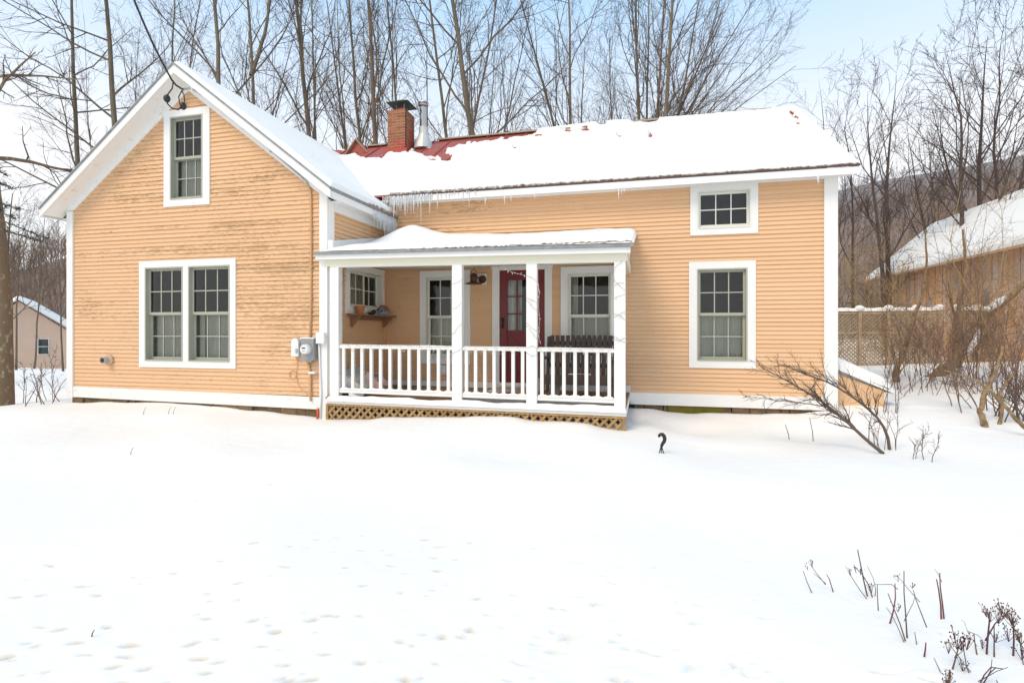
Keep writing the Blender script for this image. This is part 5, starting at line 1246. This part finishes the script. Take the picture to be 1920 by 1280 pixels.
# right group beyond the house end
for i, (path, wpx, dep, top, lab, kk) in enumerate([
    ([(1545,300),(1540,210),(1530,150)], 5, 26, None, 'small bare tree spreading above the right end of the roof', 'm'),
    ([(1600,330),(1585,240),(1600,170)], 5, 25, None, 'slim bare tree just right of the roof end', 'm'),
    ([(1660,500),(1640,330),(1636,250),(1637,170)], 8, 20, None, 'dark bare tree between house and barn with leaning base', 'm'),
    ([(1668,520),(1665,350),(1672,250),(1682,140)], 9, 21, None, 'upright dark bare tree between house corner and barn roof', 'm'),
    ([(1565,430),(1620,385),(1645,360)], 5, 17, None, 'crooked leaning bare tree by the right corner board', 'm'),
    ([(1805,480),(1800,330),(1805,230),(1790,150),(1775,90)], 9, 19, None, 'crooked tall bare tree left of the pair over the barn', 'c'),
    ([(1836,470),(1835,300),(1842,180),(1850,60)], 10, 20, None, 'tallest straight bare tree over the barn roof', 'c'),
    ([(1880,470),(1868,330),(1860,260),(1876,180),(1872,130),(1880,60)], 8, 19, None, 'sinuous dark bare tree at the far right over the barn', 'c'),
    ([(1870,400),(1900,300),(1935,240),(1925,150)], 7, 18, None, 'bare tree leaning out of the right edge of the photo', 'c'),
    ([(1745,470),(1728,400),(1710,300),(1700,230)], 6, 22, None, 'bare tree with thin crown halfway between roof end and barn trees', 'm'),
    ([(1760,400),(1752,330),(1745,280),(1742,230)], 5, 26, None, 'small round crowned bare tree above the barn gable', 'm')]):
    pts = [P(a, b, dep) for a, b in path]; g = pts[0].copy(); g.z = -1.6; pts = [g]+pts
    L = sum((pts[j+1]-pts[j]).length for j in range(len(pts)-1))
    tree(60+i, [(pts, wpx/2*dep/FOC*1.35)], lab, mat('bark_dark', (.11,.08,.062), .9, col2=(.055,.04,.034), scale=6, thr=(.3,.7)), TWIGP, k=(14, 8, 6) if kk == 'c' else (10, 7, 5), ang=(40, 38, 38), lf=(.38, .46, .42), limb=.44, first=.42 if kk == 'c' else .35, trop=.085, wob=.11, minr=.0052, taper_=False, group='bare trees between the house and the barn')
# left side: near trunk at the frame edge, thin trees over the neighbour
g0 = P(5, 733, 9.5)
tree(80, [([g0+Vector((0,0,-.4)), P(6, 600, 9.5), P(2, 480, 9.5), P(-6, 370, 9.6), P(-20, 200, 9.7), P(-60, -150, 10)], .135)], 'thick lichen spotted trunk cut by the left edge of the photo', mat('bark_lichen', (.17,.115,.07), .95, col2=(.36,.34,.20), scale=16, stretch=(1,1,.5), thr=(.55,.68), bump=.6, bscale=22), TWIG, k=(8, 8, 6), ang=(70, 45, 42), lf=(.26, .42, .42), first=.30, trop=-.01, wob=.12, sides=14)
for i, (a, b, c, d_, dep, lab) in enumerate([(36,520,40,400,40,'small bare tree with dense twigs above the neighbour house'),(78,500,84,420,44,'spindly bare tree over the neighbour roof'),(112,530,108,430,42,'bare sapling close to the left corner board'),(12,540,20,430,18,'dim bare tree behind the lichen covered trunk')]):
    tree(84+i, [(up(a, b, c, d_, dep, h=-3, ztop=(620-d_)*dep/FOC+1.2), .07)], lab, BARK, TWIGP, k=(12, 8, 6), ang=(45, 40, 40), lf=(.42, .45, .45), first=.3, group='small bare trees on the left')
# low bare branches reaching in from the left
r = np.random.RandomState(90)
def limb(label, pts, r0, seed, k=(9, 6), m=TWIG, lf=(.35, .45), name='bare_branch', cat='branch', ang=40, ns=12, minr=.004, trop=0.0, parts=('limb', 'twigs')):
    r = np.random.RandomState(seed); pts = np.array([tuple(p) for p in pts], float)
    ln = np.concatenate([[0], np.cumsum(np.linalg.norm(np.diff(pts, axis=0), axis=1))]); T_ = np.linspace(0, ln[-1], ns+1)
    q = np.stack([np.interp(T_, ln, pts[:,j]) for j in range(3)], -1); q[1:-1] = (q[:-2]+q[1:-1]*2+q[2:])/4; q = q[None]
    rad = (r0*(1-.8*np.linspace(0, 1, ns+1)))[None]; D = np.gradient(q, axis=1); D /= np.linalg.norm(D, axis=2, keepdims=True)
    V1, F1_ = tubes(q, rad, 7); out = []
    s1, d1, l1, r1 = kids(r, q, rad, D, np.array([ln[-1]]), k[0], .2, ang, 14, lf[0], .55, .5)
    p1, q1, Dd = grow(r, s1, d1, l1, np.maximum(r1, minr*1.2), 6, .15, trop, .3); out.append(tubes(p1, q1, 4))
    s2, d2, l2, r2 = kids(r, p1, q1, Dd, l1, k[1], .15, ang, 14, lf[1], .6, .4)
    p2, q2, _ = grow(r, s2, d2, l2, np.maximum(r2, minr), 4, .17, trop, .5); out.append(tubes(p2, q2, 3))
    off = np.array([pts[0][0], pts[0][1], pts[0][2]]); root = thing(name, off, label, cat)
    npobj(parts[0], V1, F1_, m, root); V, F = cat_(out); npobj(parts[1], V, F, m, root, kind='stuff'); TRI[0] += 2*len(F)
    return root
# hemlock sprays at the left edge
NT = thing('hemlock_branch', P(0, 380, 8), 'dark green conifer sprays reaching in at the left edge of the photo', 'branch')
mbN = MB(); mbS = MB(); r9 = random.Random(9)
for (a, b, c, d_) in ((-40,330,22,352),(-40,370,36,392),(-40,372,30,412),(-40,300,16,330),(-30,420,75,452),(-30,400,90,448)):
    p = P(a, b, 8); q = P(c, d_, 7.7); mbS.tube([p, q], [.012, .004], 5)
    for i in range(46):
        t = r9.uniform(.35, 1); s = p.lerp(q, t); dr = Vector((r9.uniform(-.6, 1), r9.uniform(-.5, .5), r9.uniform(-.35, .3)))*.16
        for j in range(9):
            o_ = s+dr*(j/9); n_ = Vector((r9.uniform(-1, 1), r9.uniform(-1, 1), r9.uniform(-.3, .6)))*.028
            n0 = len(mbN.v); mbN.v += [tuple(o_), tuple(o_+n_+Vector((0, 0, .004))), tuple(o_+n_*.9-Vector((0, 0, .006)))]; mbN.f.append((n0, n0+1, n0+2))
obj('stem', mbS, BARK, NT); obj('needles', mbN, NEEDLE, NT, kind='stuff')

# far woods on the slopes: too many to count
def woods(label, pxr, dr_, zfun, n, hts, seed, m, leanmax=.12, kb=14):
    r = np.random.RandomState(seed); px = r.uniform(pxr[0], pxr[1], n); d = r.uniform(dr_[0], dr_[1], n)
    B = np.array([tuple(P(a, 620, b)) for a, b in zip(px, d)]); B[:,2] = zfun(B, px, d)
    h = r.uniform(hts[0], hts[1], n); dirs = np.stack([r.normal(0, leanmax, n), r.normal(0, leanmax, n), np.ones(n)], -1)
    rr = h*.0085
    p, q, D = grow(r, B, dirs, h, rr, 4, .05, .02, .2); o1 = tubes(p, q, 3)
    s1, d1, l1, r1 = kids(r, p, q, D, h, kb, .3, 38, 12, .32, .5, .5); p1, q1, Da = grow(r, s1, d1, l1, np.maximum(r1*.8, .009+.00025*np.repeat(d, kb)), 2, .12, .06, .4); o2 = tubes(p1, q1, 3)
    V, F = cat_([o1, o2]); TRI[0] += 2*len(F)
    npobj('woods', V, F, m, label=label, cat='woods', kind='stuff', smooth=False, off=np.array([V[:,0].mean(), V[:,1].mean(), V[:,2].min()]))
def hillz(pts, d0, d1):
    pts = sorted(pts)
    def f(B, px, d):
        py = np.interp(px, [p[0] for p in pts], [p[1] for p in pts]); top = (620-py)*d1/FOC; t = (d-d0)/(d1-d0)
        return -4+(top+4)*(np.sin(np.clip(t, 0, 1)*np.pi/2)**1.2)-.5
    return f
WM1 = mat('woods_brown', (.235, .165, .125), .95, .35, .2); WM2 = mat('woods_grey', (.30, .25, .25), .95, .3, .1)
woods('brown leafless woods on the slope behind barn and fence', (1480, 2150), (30, 86), hillz([(1000,520),(1300,470),(1480,450),(1570,432),(1640,415),(1750,395),(1850,372),(1920,352),(2100,320),(2600,310)], 42, 85), 1300, (3, 5.5), 301, WM1)
woods('brown leafless woods on the hill left of the house', (-200, 400), (62, 122), hillz([(-2500,440),(-900,470),(-200,500),(0,520),(60,512),(100,500),(130,488),(180,478),(300,480),(600,520)], 60, 120), 800, (5, 9), 302, WM1)
woods('grey woods covering the far ridge on the right', (1480, 2200), (220, 420), hillz([(-1800,380),(-600,420),(0,520),(300,480),(900,420),(1400,400),(1560,372),(1650,354),(1750,336),(1830,322),(1920,303),(2100,265),(2600,245)], 200, 420), 1100, (5, 9), 303, WM2, kb=8)

# ---------------------------------------------------------------- shrubs and saplings right of the house
def bush(label, base, n, hh, spread, seed, m, r0=.008, lean=(0, 0), k=(7, 4), name='bare_shrub', bend=.0, cat='shrub', minr=.0022, lf=(.35, .4), rad=.15, wob=.10, ang=34, bark_m=None):
    r = np.random.RandomState(seed); B = np.array([tuple(base)]*n)+np.stack([r.uniform(-rad, rad, n), r.uniform(-rad, rad, n), np.zeros(n)], -1)
    B[:,2] = [gz(x, y)-.06 for x, y, _ in B]
    dirs = np.stack([r.normal(lean[0], spread, n), r.normal(lean[1], spread, n), np.ones(n)], -1); L = hh*r.uniform(.6, 1.1, n)
    p, q, D = grow(r, B, dirs, L, r0*r.uniform(.6, 1.2, n), 9, wob, bend, .3); o1 = tubes(p, q, 5)
    s, d, l, rr = kids(r, p, q, D, L, k[0], .3, ang, 12, lf[0], .6, .5); p1, q1, Da = grow(r, s, d, l, np.maximum(rr, minr*1.3), 5, wob*1.5, .02, .35); o2 = tubes(p1, q1, 4)
    s, d, l, rr = kids(r, p1, q1, Da, l, k[1], .2, ang, 12, lf[1], .7, .4); p2, q2, _ = grow(r, s, d, l, np.maximum(rr, minr), 3, wob*1.6, .02, .5); o3 = tubes(p2, q2, 3)
    off = np.array([base[0], base[1], gz(base[0], base[1])]); root = thing(name, off, label, cat)
    V, F = o1; npobj('stems', V, F, bark_m or m, root); V, F = cat_([o2, o3]); npobj('twigs', V, F, m, root, kind='stuff'); TRI[0] += 2*len(F)
    return root
def gp(px, D): x = wx(px, D); return Vector((x, D, gz(x, D)))
# broken old trunks with sprouts
OLD = mat('old_trunk', (.36, .25, .13), .95, col2=(.14, .085, .045), scale=12, stretch=(1,1,1), thr=(.35,.65), bump=.7, bscale=20)
def stub(label, path, r0, dep, m=OLD, name='broken_trunk', seed=1, tip=.45):
    rr = random.Random(seed); pts = [P(a, b, dep+c) for a, b, c in path]; rs = []
    q = []
    for i in range(len(pts)-1):
        for j in range(4): q.append(pts[i].lerp(pts[i+1], j/4)+Vector((rr.uniform(-.2,.2), rr.uniform(-.2,.2), rr.uniform(-.2,.2)))*r0)
    q.append(pts[-1]); n = len(q)
    rs = [r0*(1-(1-tip)*i/(n-1))*rr.uniform(.88, 1.12) for i in range(n)]
    return obj(name, MB().tube(q, rs, 10), m, None, label=label, cat='tree trunk', smooth=True)
stub('slim mossy old stem leaning beside the cellar bulkhead', [(1681,738,0),(1680,690,0),(1698,652,.2),(1712,600,.2),(1728,560,.3),(1738,500,.35),(1735,430,.4)], .065, 11.3, seed=1, tip=.2)
stub('thick broken old trunk rising to the right in front of the fence', [(1726,742,0),(1742,712,.1),(1775,690,.2),(1800,655,.3),(1830,615,.5),(1872,575,.8),(1925,530,1.2)], .125, 11.6, seed=2, tip=.5)
stub('upright grey trunk standing in front of the fence gap', [(1800,735,0),(1797,660,.1),(1800,560,.2),(1812,500,.3),(1805,430,.4)], .07, 12.2, seed=3, tip=.3)
stub('thin upright stem next to the grey trunk by the fence', [(1778,742,0),(1786,690,0),(1790,600,0),(1776,520,0)], .05, 12.0, seed=4, tip=.3)
stub('leaning split trunk in the foreground at the far right', [(1884,850,0),(1862,818,0),(1845,798,.05),(1838,772,.1),(1846,740,.15),(1866,700,.2),(1880,650,.25)], .055, 7.4, seed=5, tip=.3)
stub('second stem forking from the far right foreground trunk', [(1860,812,0),(1872,798,.05),(1880,770,.1),(1876,735,.15),(1905,690,.2)], .03, 7.45, seed=6)
stub('long curved branch sweeping down at the right edge', [(1935,812,0),(1905,785,0),(1870,745,.05),(1835,715,.1),(1800,702,.1),(1770,694,.2)], .028, 7.0, seed=7, tip=.25)
SP = obj('snow_strip', MB().tube([P(1812, 662, 11.75), P(1828, 640, 11.85), P(1836, 618, 11.9)], [.05, .06, .03], 8), SNOW, None, label='strip of snow lying along the thick broken trunk', cat='snow', smooth=True)
obj('snow_strip', MB().tube([P(1852, 580, 12.1), P(1872, 566, 12.2), P(1886, 556, 12.3)], [.06, .08, .03], 8), SNOW, None, label='lump of snow on the upper end of the broken trunk', cat='snow', smooth=True)
stub('short sawn log end poking from the snow at the bulkhead corner', [(1660,756,0),(1658,735,0)], .085, 10.2, seed=8, tip=.95)
obj('snow_clump', MB().ball(tuple(P(1658, 730, 10.2)), .075, (1.2, 1, .6), 7), SNOW, None, label='small snow cap on the sawn log by the bulkhead', cat='snow', smooth=True)
sprs = [(1690,11.5,9,1.5,'sprouts around the slim mossy stem'),(1720,11.7,10,1.7,'purple shoots in front of the lattice fence'),(1748,12,10,1.6,'shoots at the foot of the thick broken trunk'),(1778,12.2,10,1.9,'shoots between the broken trunk and the grey trunk'),(1815,12.2,11,1.9,'tangle of shoots right of the grey trunk'),(1850,11.8,10,1.7,'shoots rising from the snow near the barn'),(1900,11,11,1.6,'thicket of shoots at the right edge by the barn')]
for i, (a, D_, n, hh, lab) in enumerate(sprs): bush('reddish bare '+lab, gp(a, D_), n, hh, .20, 200+i, mat('twig_red', (.17,.105,.085), .9, .3, 2, rnd=.15), .006, rad=.35, bend=.03, k=(5, 3))
# golden twiggy saplings in front of the barn
for i, (a, D_, n, hh, lab) in enumerate([(1692,14.5,3,2.6,'left of the barn wall'),(1738,13.5,4,3.4,'in front of the middle of the barn wall'),(1800,13.2,4,4.4,'rising over the barn roof'),(1858,12.8,4,4.2,'in front of the orange barn boards'),(1912,12,4,4.0,'at the right frame edge over the barn')]):
    bush('tall golden brown sapling thicket '+lab, gp(a, D_), n, hh, .16, 220+i, TWIGY if i not in (2,) else mat('twig_red', (.17,.105,.085)), .011, k=(9, 7), rad=.4, minr=.0026, lf=(.30, .42), bend=.02, wob=.12, ang=42)
for i, (a, D_, hh) in enumerate([(1585,22,3.6),(1610,24,4),(1640,21,3.6),(1665,26,5),(1700,24,4.5),(1730,28,6),(1800,28,6.5),(1850,28,6.5),(1900,27,6.5)]):
    bush(['brushy bare thicket right behind the house corner','brushy thicket behind the left fence panel','brushy thicket above the second fence post','tall brush left of the barn gable','brush touching the barn roof tip','brush behind the lower barn roof slope','brush showing over the middle of the barn ridge','brush behind the barn ridge near the tall pair','brush behind the barn ridge at the right edge'][i], gp(a, D_), 6, hh, .25, 240+i, TWIGY if i > 1 else TWIG, .016, k=(10, 6), rad=1.0, minr=.006, lf=(.36, .42), bend=.02, wob=.12, ang=40)
for i, (a, D_, n, hh, lab) in enumerate([(1705,13.0,8,2.0,'between the house corner and the old stem'),(1760,12.6,8,2.2,'in front of the fence gap'),(1830,12.4,9,2.4,'behind the thick broken trunk'),(1885,11.6,9,2.4,'against the lower barn boards'),(1860,9.6,8,1.3,'behind the foreground trunk')]):
    bush('fine warm brown brush '+lab, gp(a, D_), n, hh, .30, 270+i, mat('twig_warm', (.27,.165,.10), .9, .3, 2, rnd=.15), .008, k=(9, 7), rad=.5, minr=.0026, lf=(.34, .42), bend=.02, wob=.13, ang=40)
# two leaning arching stems in front of the right corner
def arch(label, path, r0, dep, seed, k, lf=(.24, .5), m=None, name='arching_shrub', minr=.0024, trop=-.03):
    return limb(label, [P(a, b, dep+c) for a, b, c in path], r0, seed, k=k, m=m or mat('arch_twig', (.15, .105, .08), .85, .3, 3), lf=lf, name=name, cat='shrub', ang=27, minr=minr, trop=trop, parts=('stem', 'twigs'))
arch('long arching bare shrub stem leaning left across the clapboards', [(1656,850,0),(1630,830,0),(1590,792,.1),(1560,765,.2),(1525,742,.2),(1490,722,.25),(1455,702,.3),(1430,690,.3)], .022, 6.3, 401, (30, 12), (.27, .42), trop=.035, minr=.0018)
arch('second arching shrub stem curving over the right corner board', [(1668,842,0),(1667,820,0),(1650,785,0),(1615,755,.1),(1575,728,.2),(1545,712,.2),(1500,700,.3),(1470,682,.3)], .019, 6.5, 402, (28, 12), (.27, .42), trop=.035, minr=.0018)
arch('low drooping bare stem against the white skirt board', [(1560,765,.2),(1520,757,.2),(1470,752,.3),(1420,745,.3),(1390,740,.3)], .007, 6.4, 403, (16, 7), (.25, .4))
bush('small dark seed headed sprigs beside the arching shrub base', P(1662, 842, 6.6), 7, .62, .10, 405, STEM, .006, k=(5, 3), rad=.16, minr=.002)
bush('feathery dead stems in the snow right of the arching shrub', P(1720, 868, 6.0), 4, .42, .35, 406, STEM, .005, k=(8, 5), rad=.12, minr=.0018)
bush('bare twigs rising in front of the cellar bulkhead', gp(1655, 9.3), 6, .85, .12, 407, STEM, .006, k=(5, 3), rad=.2, minr=.002)
for i, (a, b, lab) in enumerate([(1482,833,'single thin dead stalk in front of the stone foundation'),(1526,835,'bent dead stalk in the snow below the corner board')]):
    p = P(a, b, 7.2); q = P(a-10 if i == 0 else a-8, b-38 if i == 0 else b-52, 7.2); obj('dead_stalk', MB().tube([p-Vector((0,0,.05)), p.lerp(q, .5)+Vector((.01,0,0)), q], [.006,.005,.004], 5), STEM, None, label=lab, cat='stalk')
bush('bare reddish shrub filling the right edge in the foreground', P(1915, 800, 7.6), 9, 1.1, .35, 408, mat('twig_red', (.17,.105,.085)), .014, lean=(-.25, 0), k=(7, 4), rad=.25, minr=.003)
bush('tangle of low bare stems left of the foreground trunk', P(1870, 790, 8.2), 9, .9, .45, 409, mat('twig_red', (.17,.105,.085)), .012, lean=(-.3, 0), k=(7, 4), rad=.3, minr=.003)
# left side weeds
bush('bare weeds poking from the snow left of the house corner', P(60, 745, 9.5), 8, .8, .45, 410, STEM, .009, k=(4, 3), rad=.35, minr=.003)
bush('thin bare saplings between the lichen trunk and the house', P(80, 735, 11), 4, 1.3, .22, 411, TWIG, .007, k=(7, 4), rad=.7, minr=.004)
for i, (a, b) in enumerate([(268,798),(315,797),(324,797),(244,857),(171,1152)]):
    d = 1.45*FOC/(b-620); p = P(a, b, d); z0 = gz(p.x, p.y); obj('dead_stalk', MB().tube([(p.x, p.y, z0-.03), (p.x+.02*d/8, p.y, z0+.05*d/8), (p.x+.06*d/8, p.y, z0+.11*d/8)], [.004,.003,.002], 5), STEM, None, label='tiny dead grass stalk poking through the open snow on the left', cat='stalk', group='tiny stalks in the left snow')

# ---------------------------------------------------------------- dried flower stems in the foreground
RED = mat('dried_berries', (.10, .022, .022), .8, .4, 60)
REDST = mat('red_stem', (.19, .05, .045), .75, .3, 30)
rk = random.Random(31)
def plant(label, stems, heads=(), twigs=0, m=STEM, cat='dried plant', seed=0):
    """stems: list of pixel polylines starting at the snow, with width; heads: pixels of seed heads on the same depth"""
    b0_ = stems[0][0][0]; d = gd(*b0_); root = thing('dried_stems', P(b0_[0], b0_[1], d), label, cat)
    rr = random.Random(seed)
    for pts, wpx in stems:
        q = [P(a, b, d+rr.uniform(-.02, .02)) for a, b in pts]; q = [q[0]+(q[0]-q[1]).normalized()*.04]+q
        n = len(q); obj('stem', MB().tube(q, [wpx/2*d/FOC*(1-.45*i/(n-1)) for i in range(n)], 6), m, root, smooth=True)
    for (hx, hy, s, m2) in heads:
        c = P(hx, hy, d); mb = MB(); jn = P(hx+rr.uniform(-2, 4), hy+14*s, d)
        for _ in range(int(11*s)):
            o_ = c+Vector((rr.gauss(0, .010*s), rr.gauss(0, .010*s), rr.gauss(0, .007*s))); mb.ball(tuple(o_), rr.uniform(.0020, .0034)*s**.3, (1,1,1), 3)
            if rr.random() < .55: mb.tube([jn, o_], [.0013, .0009], 3, cap=False)
        obj('seed_head', mb, m2, root)
    return root
K = P
plant('three thin stems with a fine umbel, leftmost of the foreground plants', [([(1521,1108),(1513,1090),(1506,1070)], 2.0), ([(1567,1128),(1561,1105),(1555,1085),(1550,1076)], 2.6), ([(1542,1088),(1530,1073),(1518,1055)], 1.6), ([(1542,1088),(1533,1080),(1525,1074)], 1.3), ([(1556,1144),(1542,1131)], 2.0)], [(1521,1052,.9,STEM),(1512,1058,.7,STEM)], seed=1)
plant('tall slanting bare stem above a forked seed plant', [([(1627,1120),(1620,1090),(1614,1060),(1608,1030)], 3.2), ([(1653,1172),(1641,1150),(1636,1120),(1628,1095),(1618,1078),(1603,1062)], 2.6), ([(1640,1145),(1628,1125),(1612,1105),(1596,1080),(1590,1070)], 1.8), ([(1639,1130),(1642,1105),(1638,1085),(1626,1060)], 1.6), ([(1652,1170),(1638,1155),(1630,1140),(1622,1128)], 1.6)], [(1634,1096,1.2,RED),(1614,1068,.7,STEM),(1594,1068,.8,STEM),(1603,1063,.8,STEM),(1628,1133,.7,STEM)], m=STEM, seed=2)
plant('red stem with a long bent horizontal top in the foreground', [([(1669,1166),(1675,1145),(1679,1120),(1678,1093)], 3.4), ([(1678,1100),(1672,1095),(1655,1095),(1640,1095)], 1.6), ([(1646,1130),(1645,1112),(1645,1096)], 2.0)], m=REDST, seed=3)
plant('group of crossing dark stems left of the twin red stems', [([(1697,1199),(1688,1170),(1678,1145),(1665,1112)], 2.8), ([(1693,1198),(1682,1172),(1672,1152),(1662,1138)], 1.8), ([(1700,1182),(1698,1150),(1695,1110),(1695,1070)], 2.8), ([(1732,1161),(1718,1125),(1712,1105)], 2.2), ([(1715,1117),(1700,1100),(1688,1085),(1680,1078)], 1.4), ([(1702,1150),(1712,1130),(1716,1115)], 1.4)], [(1681,1134,.9,STEM),(1683,1080,.7,STEM),(1711,1094,.6,STEM)], seed=4)
plant('pair of stout bare red stems standing upright', [([(1765,1161),(1764,1135),(1760,1105),(1756,1085)], 3.4), ([(1770,1160),(1767,1130),(1763,1100),(1762,1073)], 3.2), ([(1762,1082),(1757,1072),(1752,1066)], 1.2)], m=REDST, seed=5)
plant('bushy berry headed plant with dark red heads at lower right', [([(1785,1257),(1791,1236),(1797,1214)], 3.4), ([(1819,1265),(1812,1248),(1806,1210),(1800,1196)], 2.6), ([(1796,1228),(1786,1215),(1780,1205)], 1.8), ([(1797,1226),(1805,1220),(1810,1205)], 1.6), ([(1813,1250),(1800,1235),(1795,1225)], 1.4)], [(1795,1190,1.9,RED),(1812,1196,1.6,RED),(1801,1200,1.4,RED),(1779,1204,1.5,STEM),(1804,1240,1.3,STEM)], seed=6)
plant('tall dried plant with clustered brown seed heads near the right edge', [([(1850,1224),(1852,1195),(1855,1165),(1855,1148)], 3.8), ([(1855,1187),(1866,1168),(1880,1158),(1893,1143)], 2.6), ([(1864,1217),(1864,1195),(1864,1172)], 2.6), ([(1900,1224),(1901,1200),(1900,1170),(1896,1150)], 3.6), ([(1898,1175),(1888,1165),(1882,1156)], 1.4)], [(1856,1144,1.5,STEM),(1873,1145,1.7,STEM),(1880,1134,1.6,STEM),(1888,1140,1.4,STEM),(1898,1148,1.7,STEM),(1901,1160,1.3,STEM),(1888,1180,1.6,RED),(1868,1190,1.0,STEM),(1846,1145,.8,STEM)], m=mat('purple_stem', (.11,.04,.05), .8, .3, 30), seed=7)
plant('bent dark stem with a drooping umbel between the berry plants', [([(1831,1222),(1828,1205),(1826,1187)], 2.6), ([(1826,1187),(1834,1190),(1842,1198)], 1.4), ([(1827,1203),(1815,1185),(1808,1165),(1803,1162)], 1.0)], [(1841,1202,1.0,STEM)], seed=8)
plant('short stubby red stem rising from the snow', [([(1733,1230),(1735,1217),(1736,1204)], 3.6)], m=REDST, seed=9)
plant('tiny slanted stem left of the short red stub', [([(1719,1208),(1717,1196),(1715,1184)], 2.0)], seed=10)
plant('thin forked stem below the red stub', [([(1763,1258),(1757,1245),(1751,1232)], 2.0)], seed=11)
plant('gnarled thick stem with clinging seed heads at the bottom edge', [([(1778,1288),(1780,1270),(1781,1255)], 5.0), ([(1780,1280),(1787,1268)], 1.6)], [(1776,1268,1.4,STEM),(1777,1280,1.3,STEM),(1779,1258,.8,STEM)], m=BARK, seed=12)
plant('spray of purple twigs at the bottom right corner', [([(1836,1285),(1845,1265),(1858,1250),(1880,1253)], 2.8), ([(1842,1283),(1855,1262),(1868,1250)], 2.8), ([(1846,1278),(1858,1255),(1860,1235)], 2.0), ([(1850,1268),(1868,1258),(1890,1250)], 1.6), ([(1876,1290),(1872,1282),(1868,1274)], 2.4), ([(1880,1290),(1882,1280)], 1.6)], m=mat('purple_stem', (.11,.04,.05)), seed=13)
plant('seed headed stem cut by the right edge of the photo', [([(1918,1240),(1914,1215),(1910,1190)], 2.0)], [(1907,1183,1.4,STEM),(1916,1214,1.6,RED),(1912,1192,1.2,STEM)], seed=14)
print('vegetation tris', TRI[0])
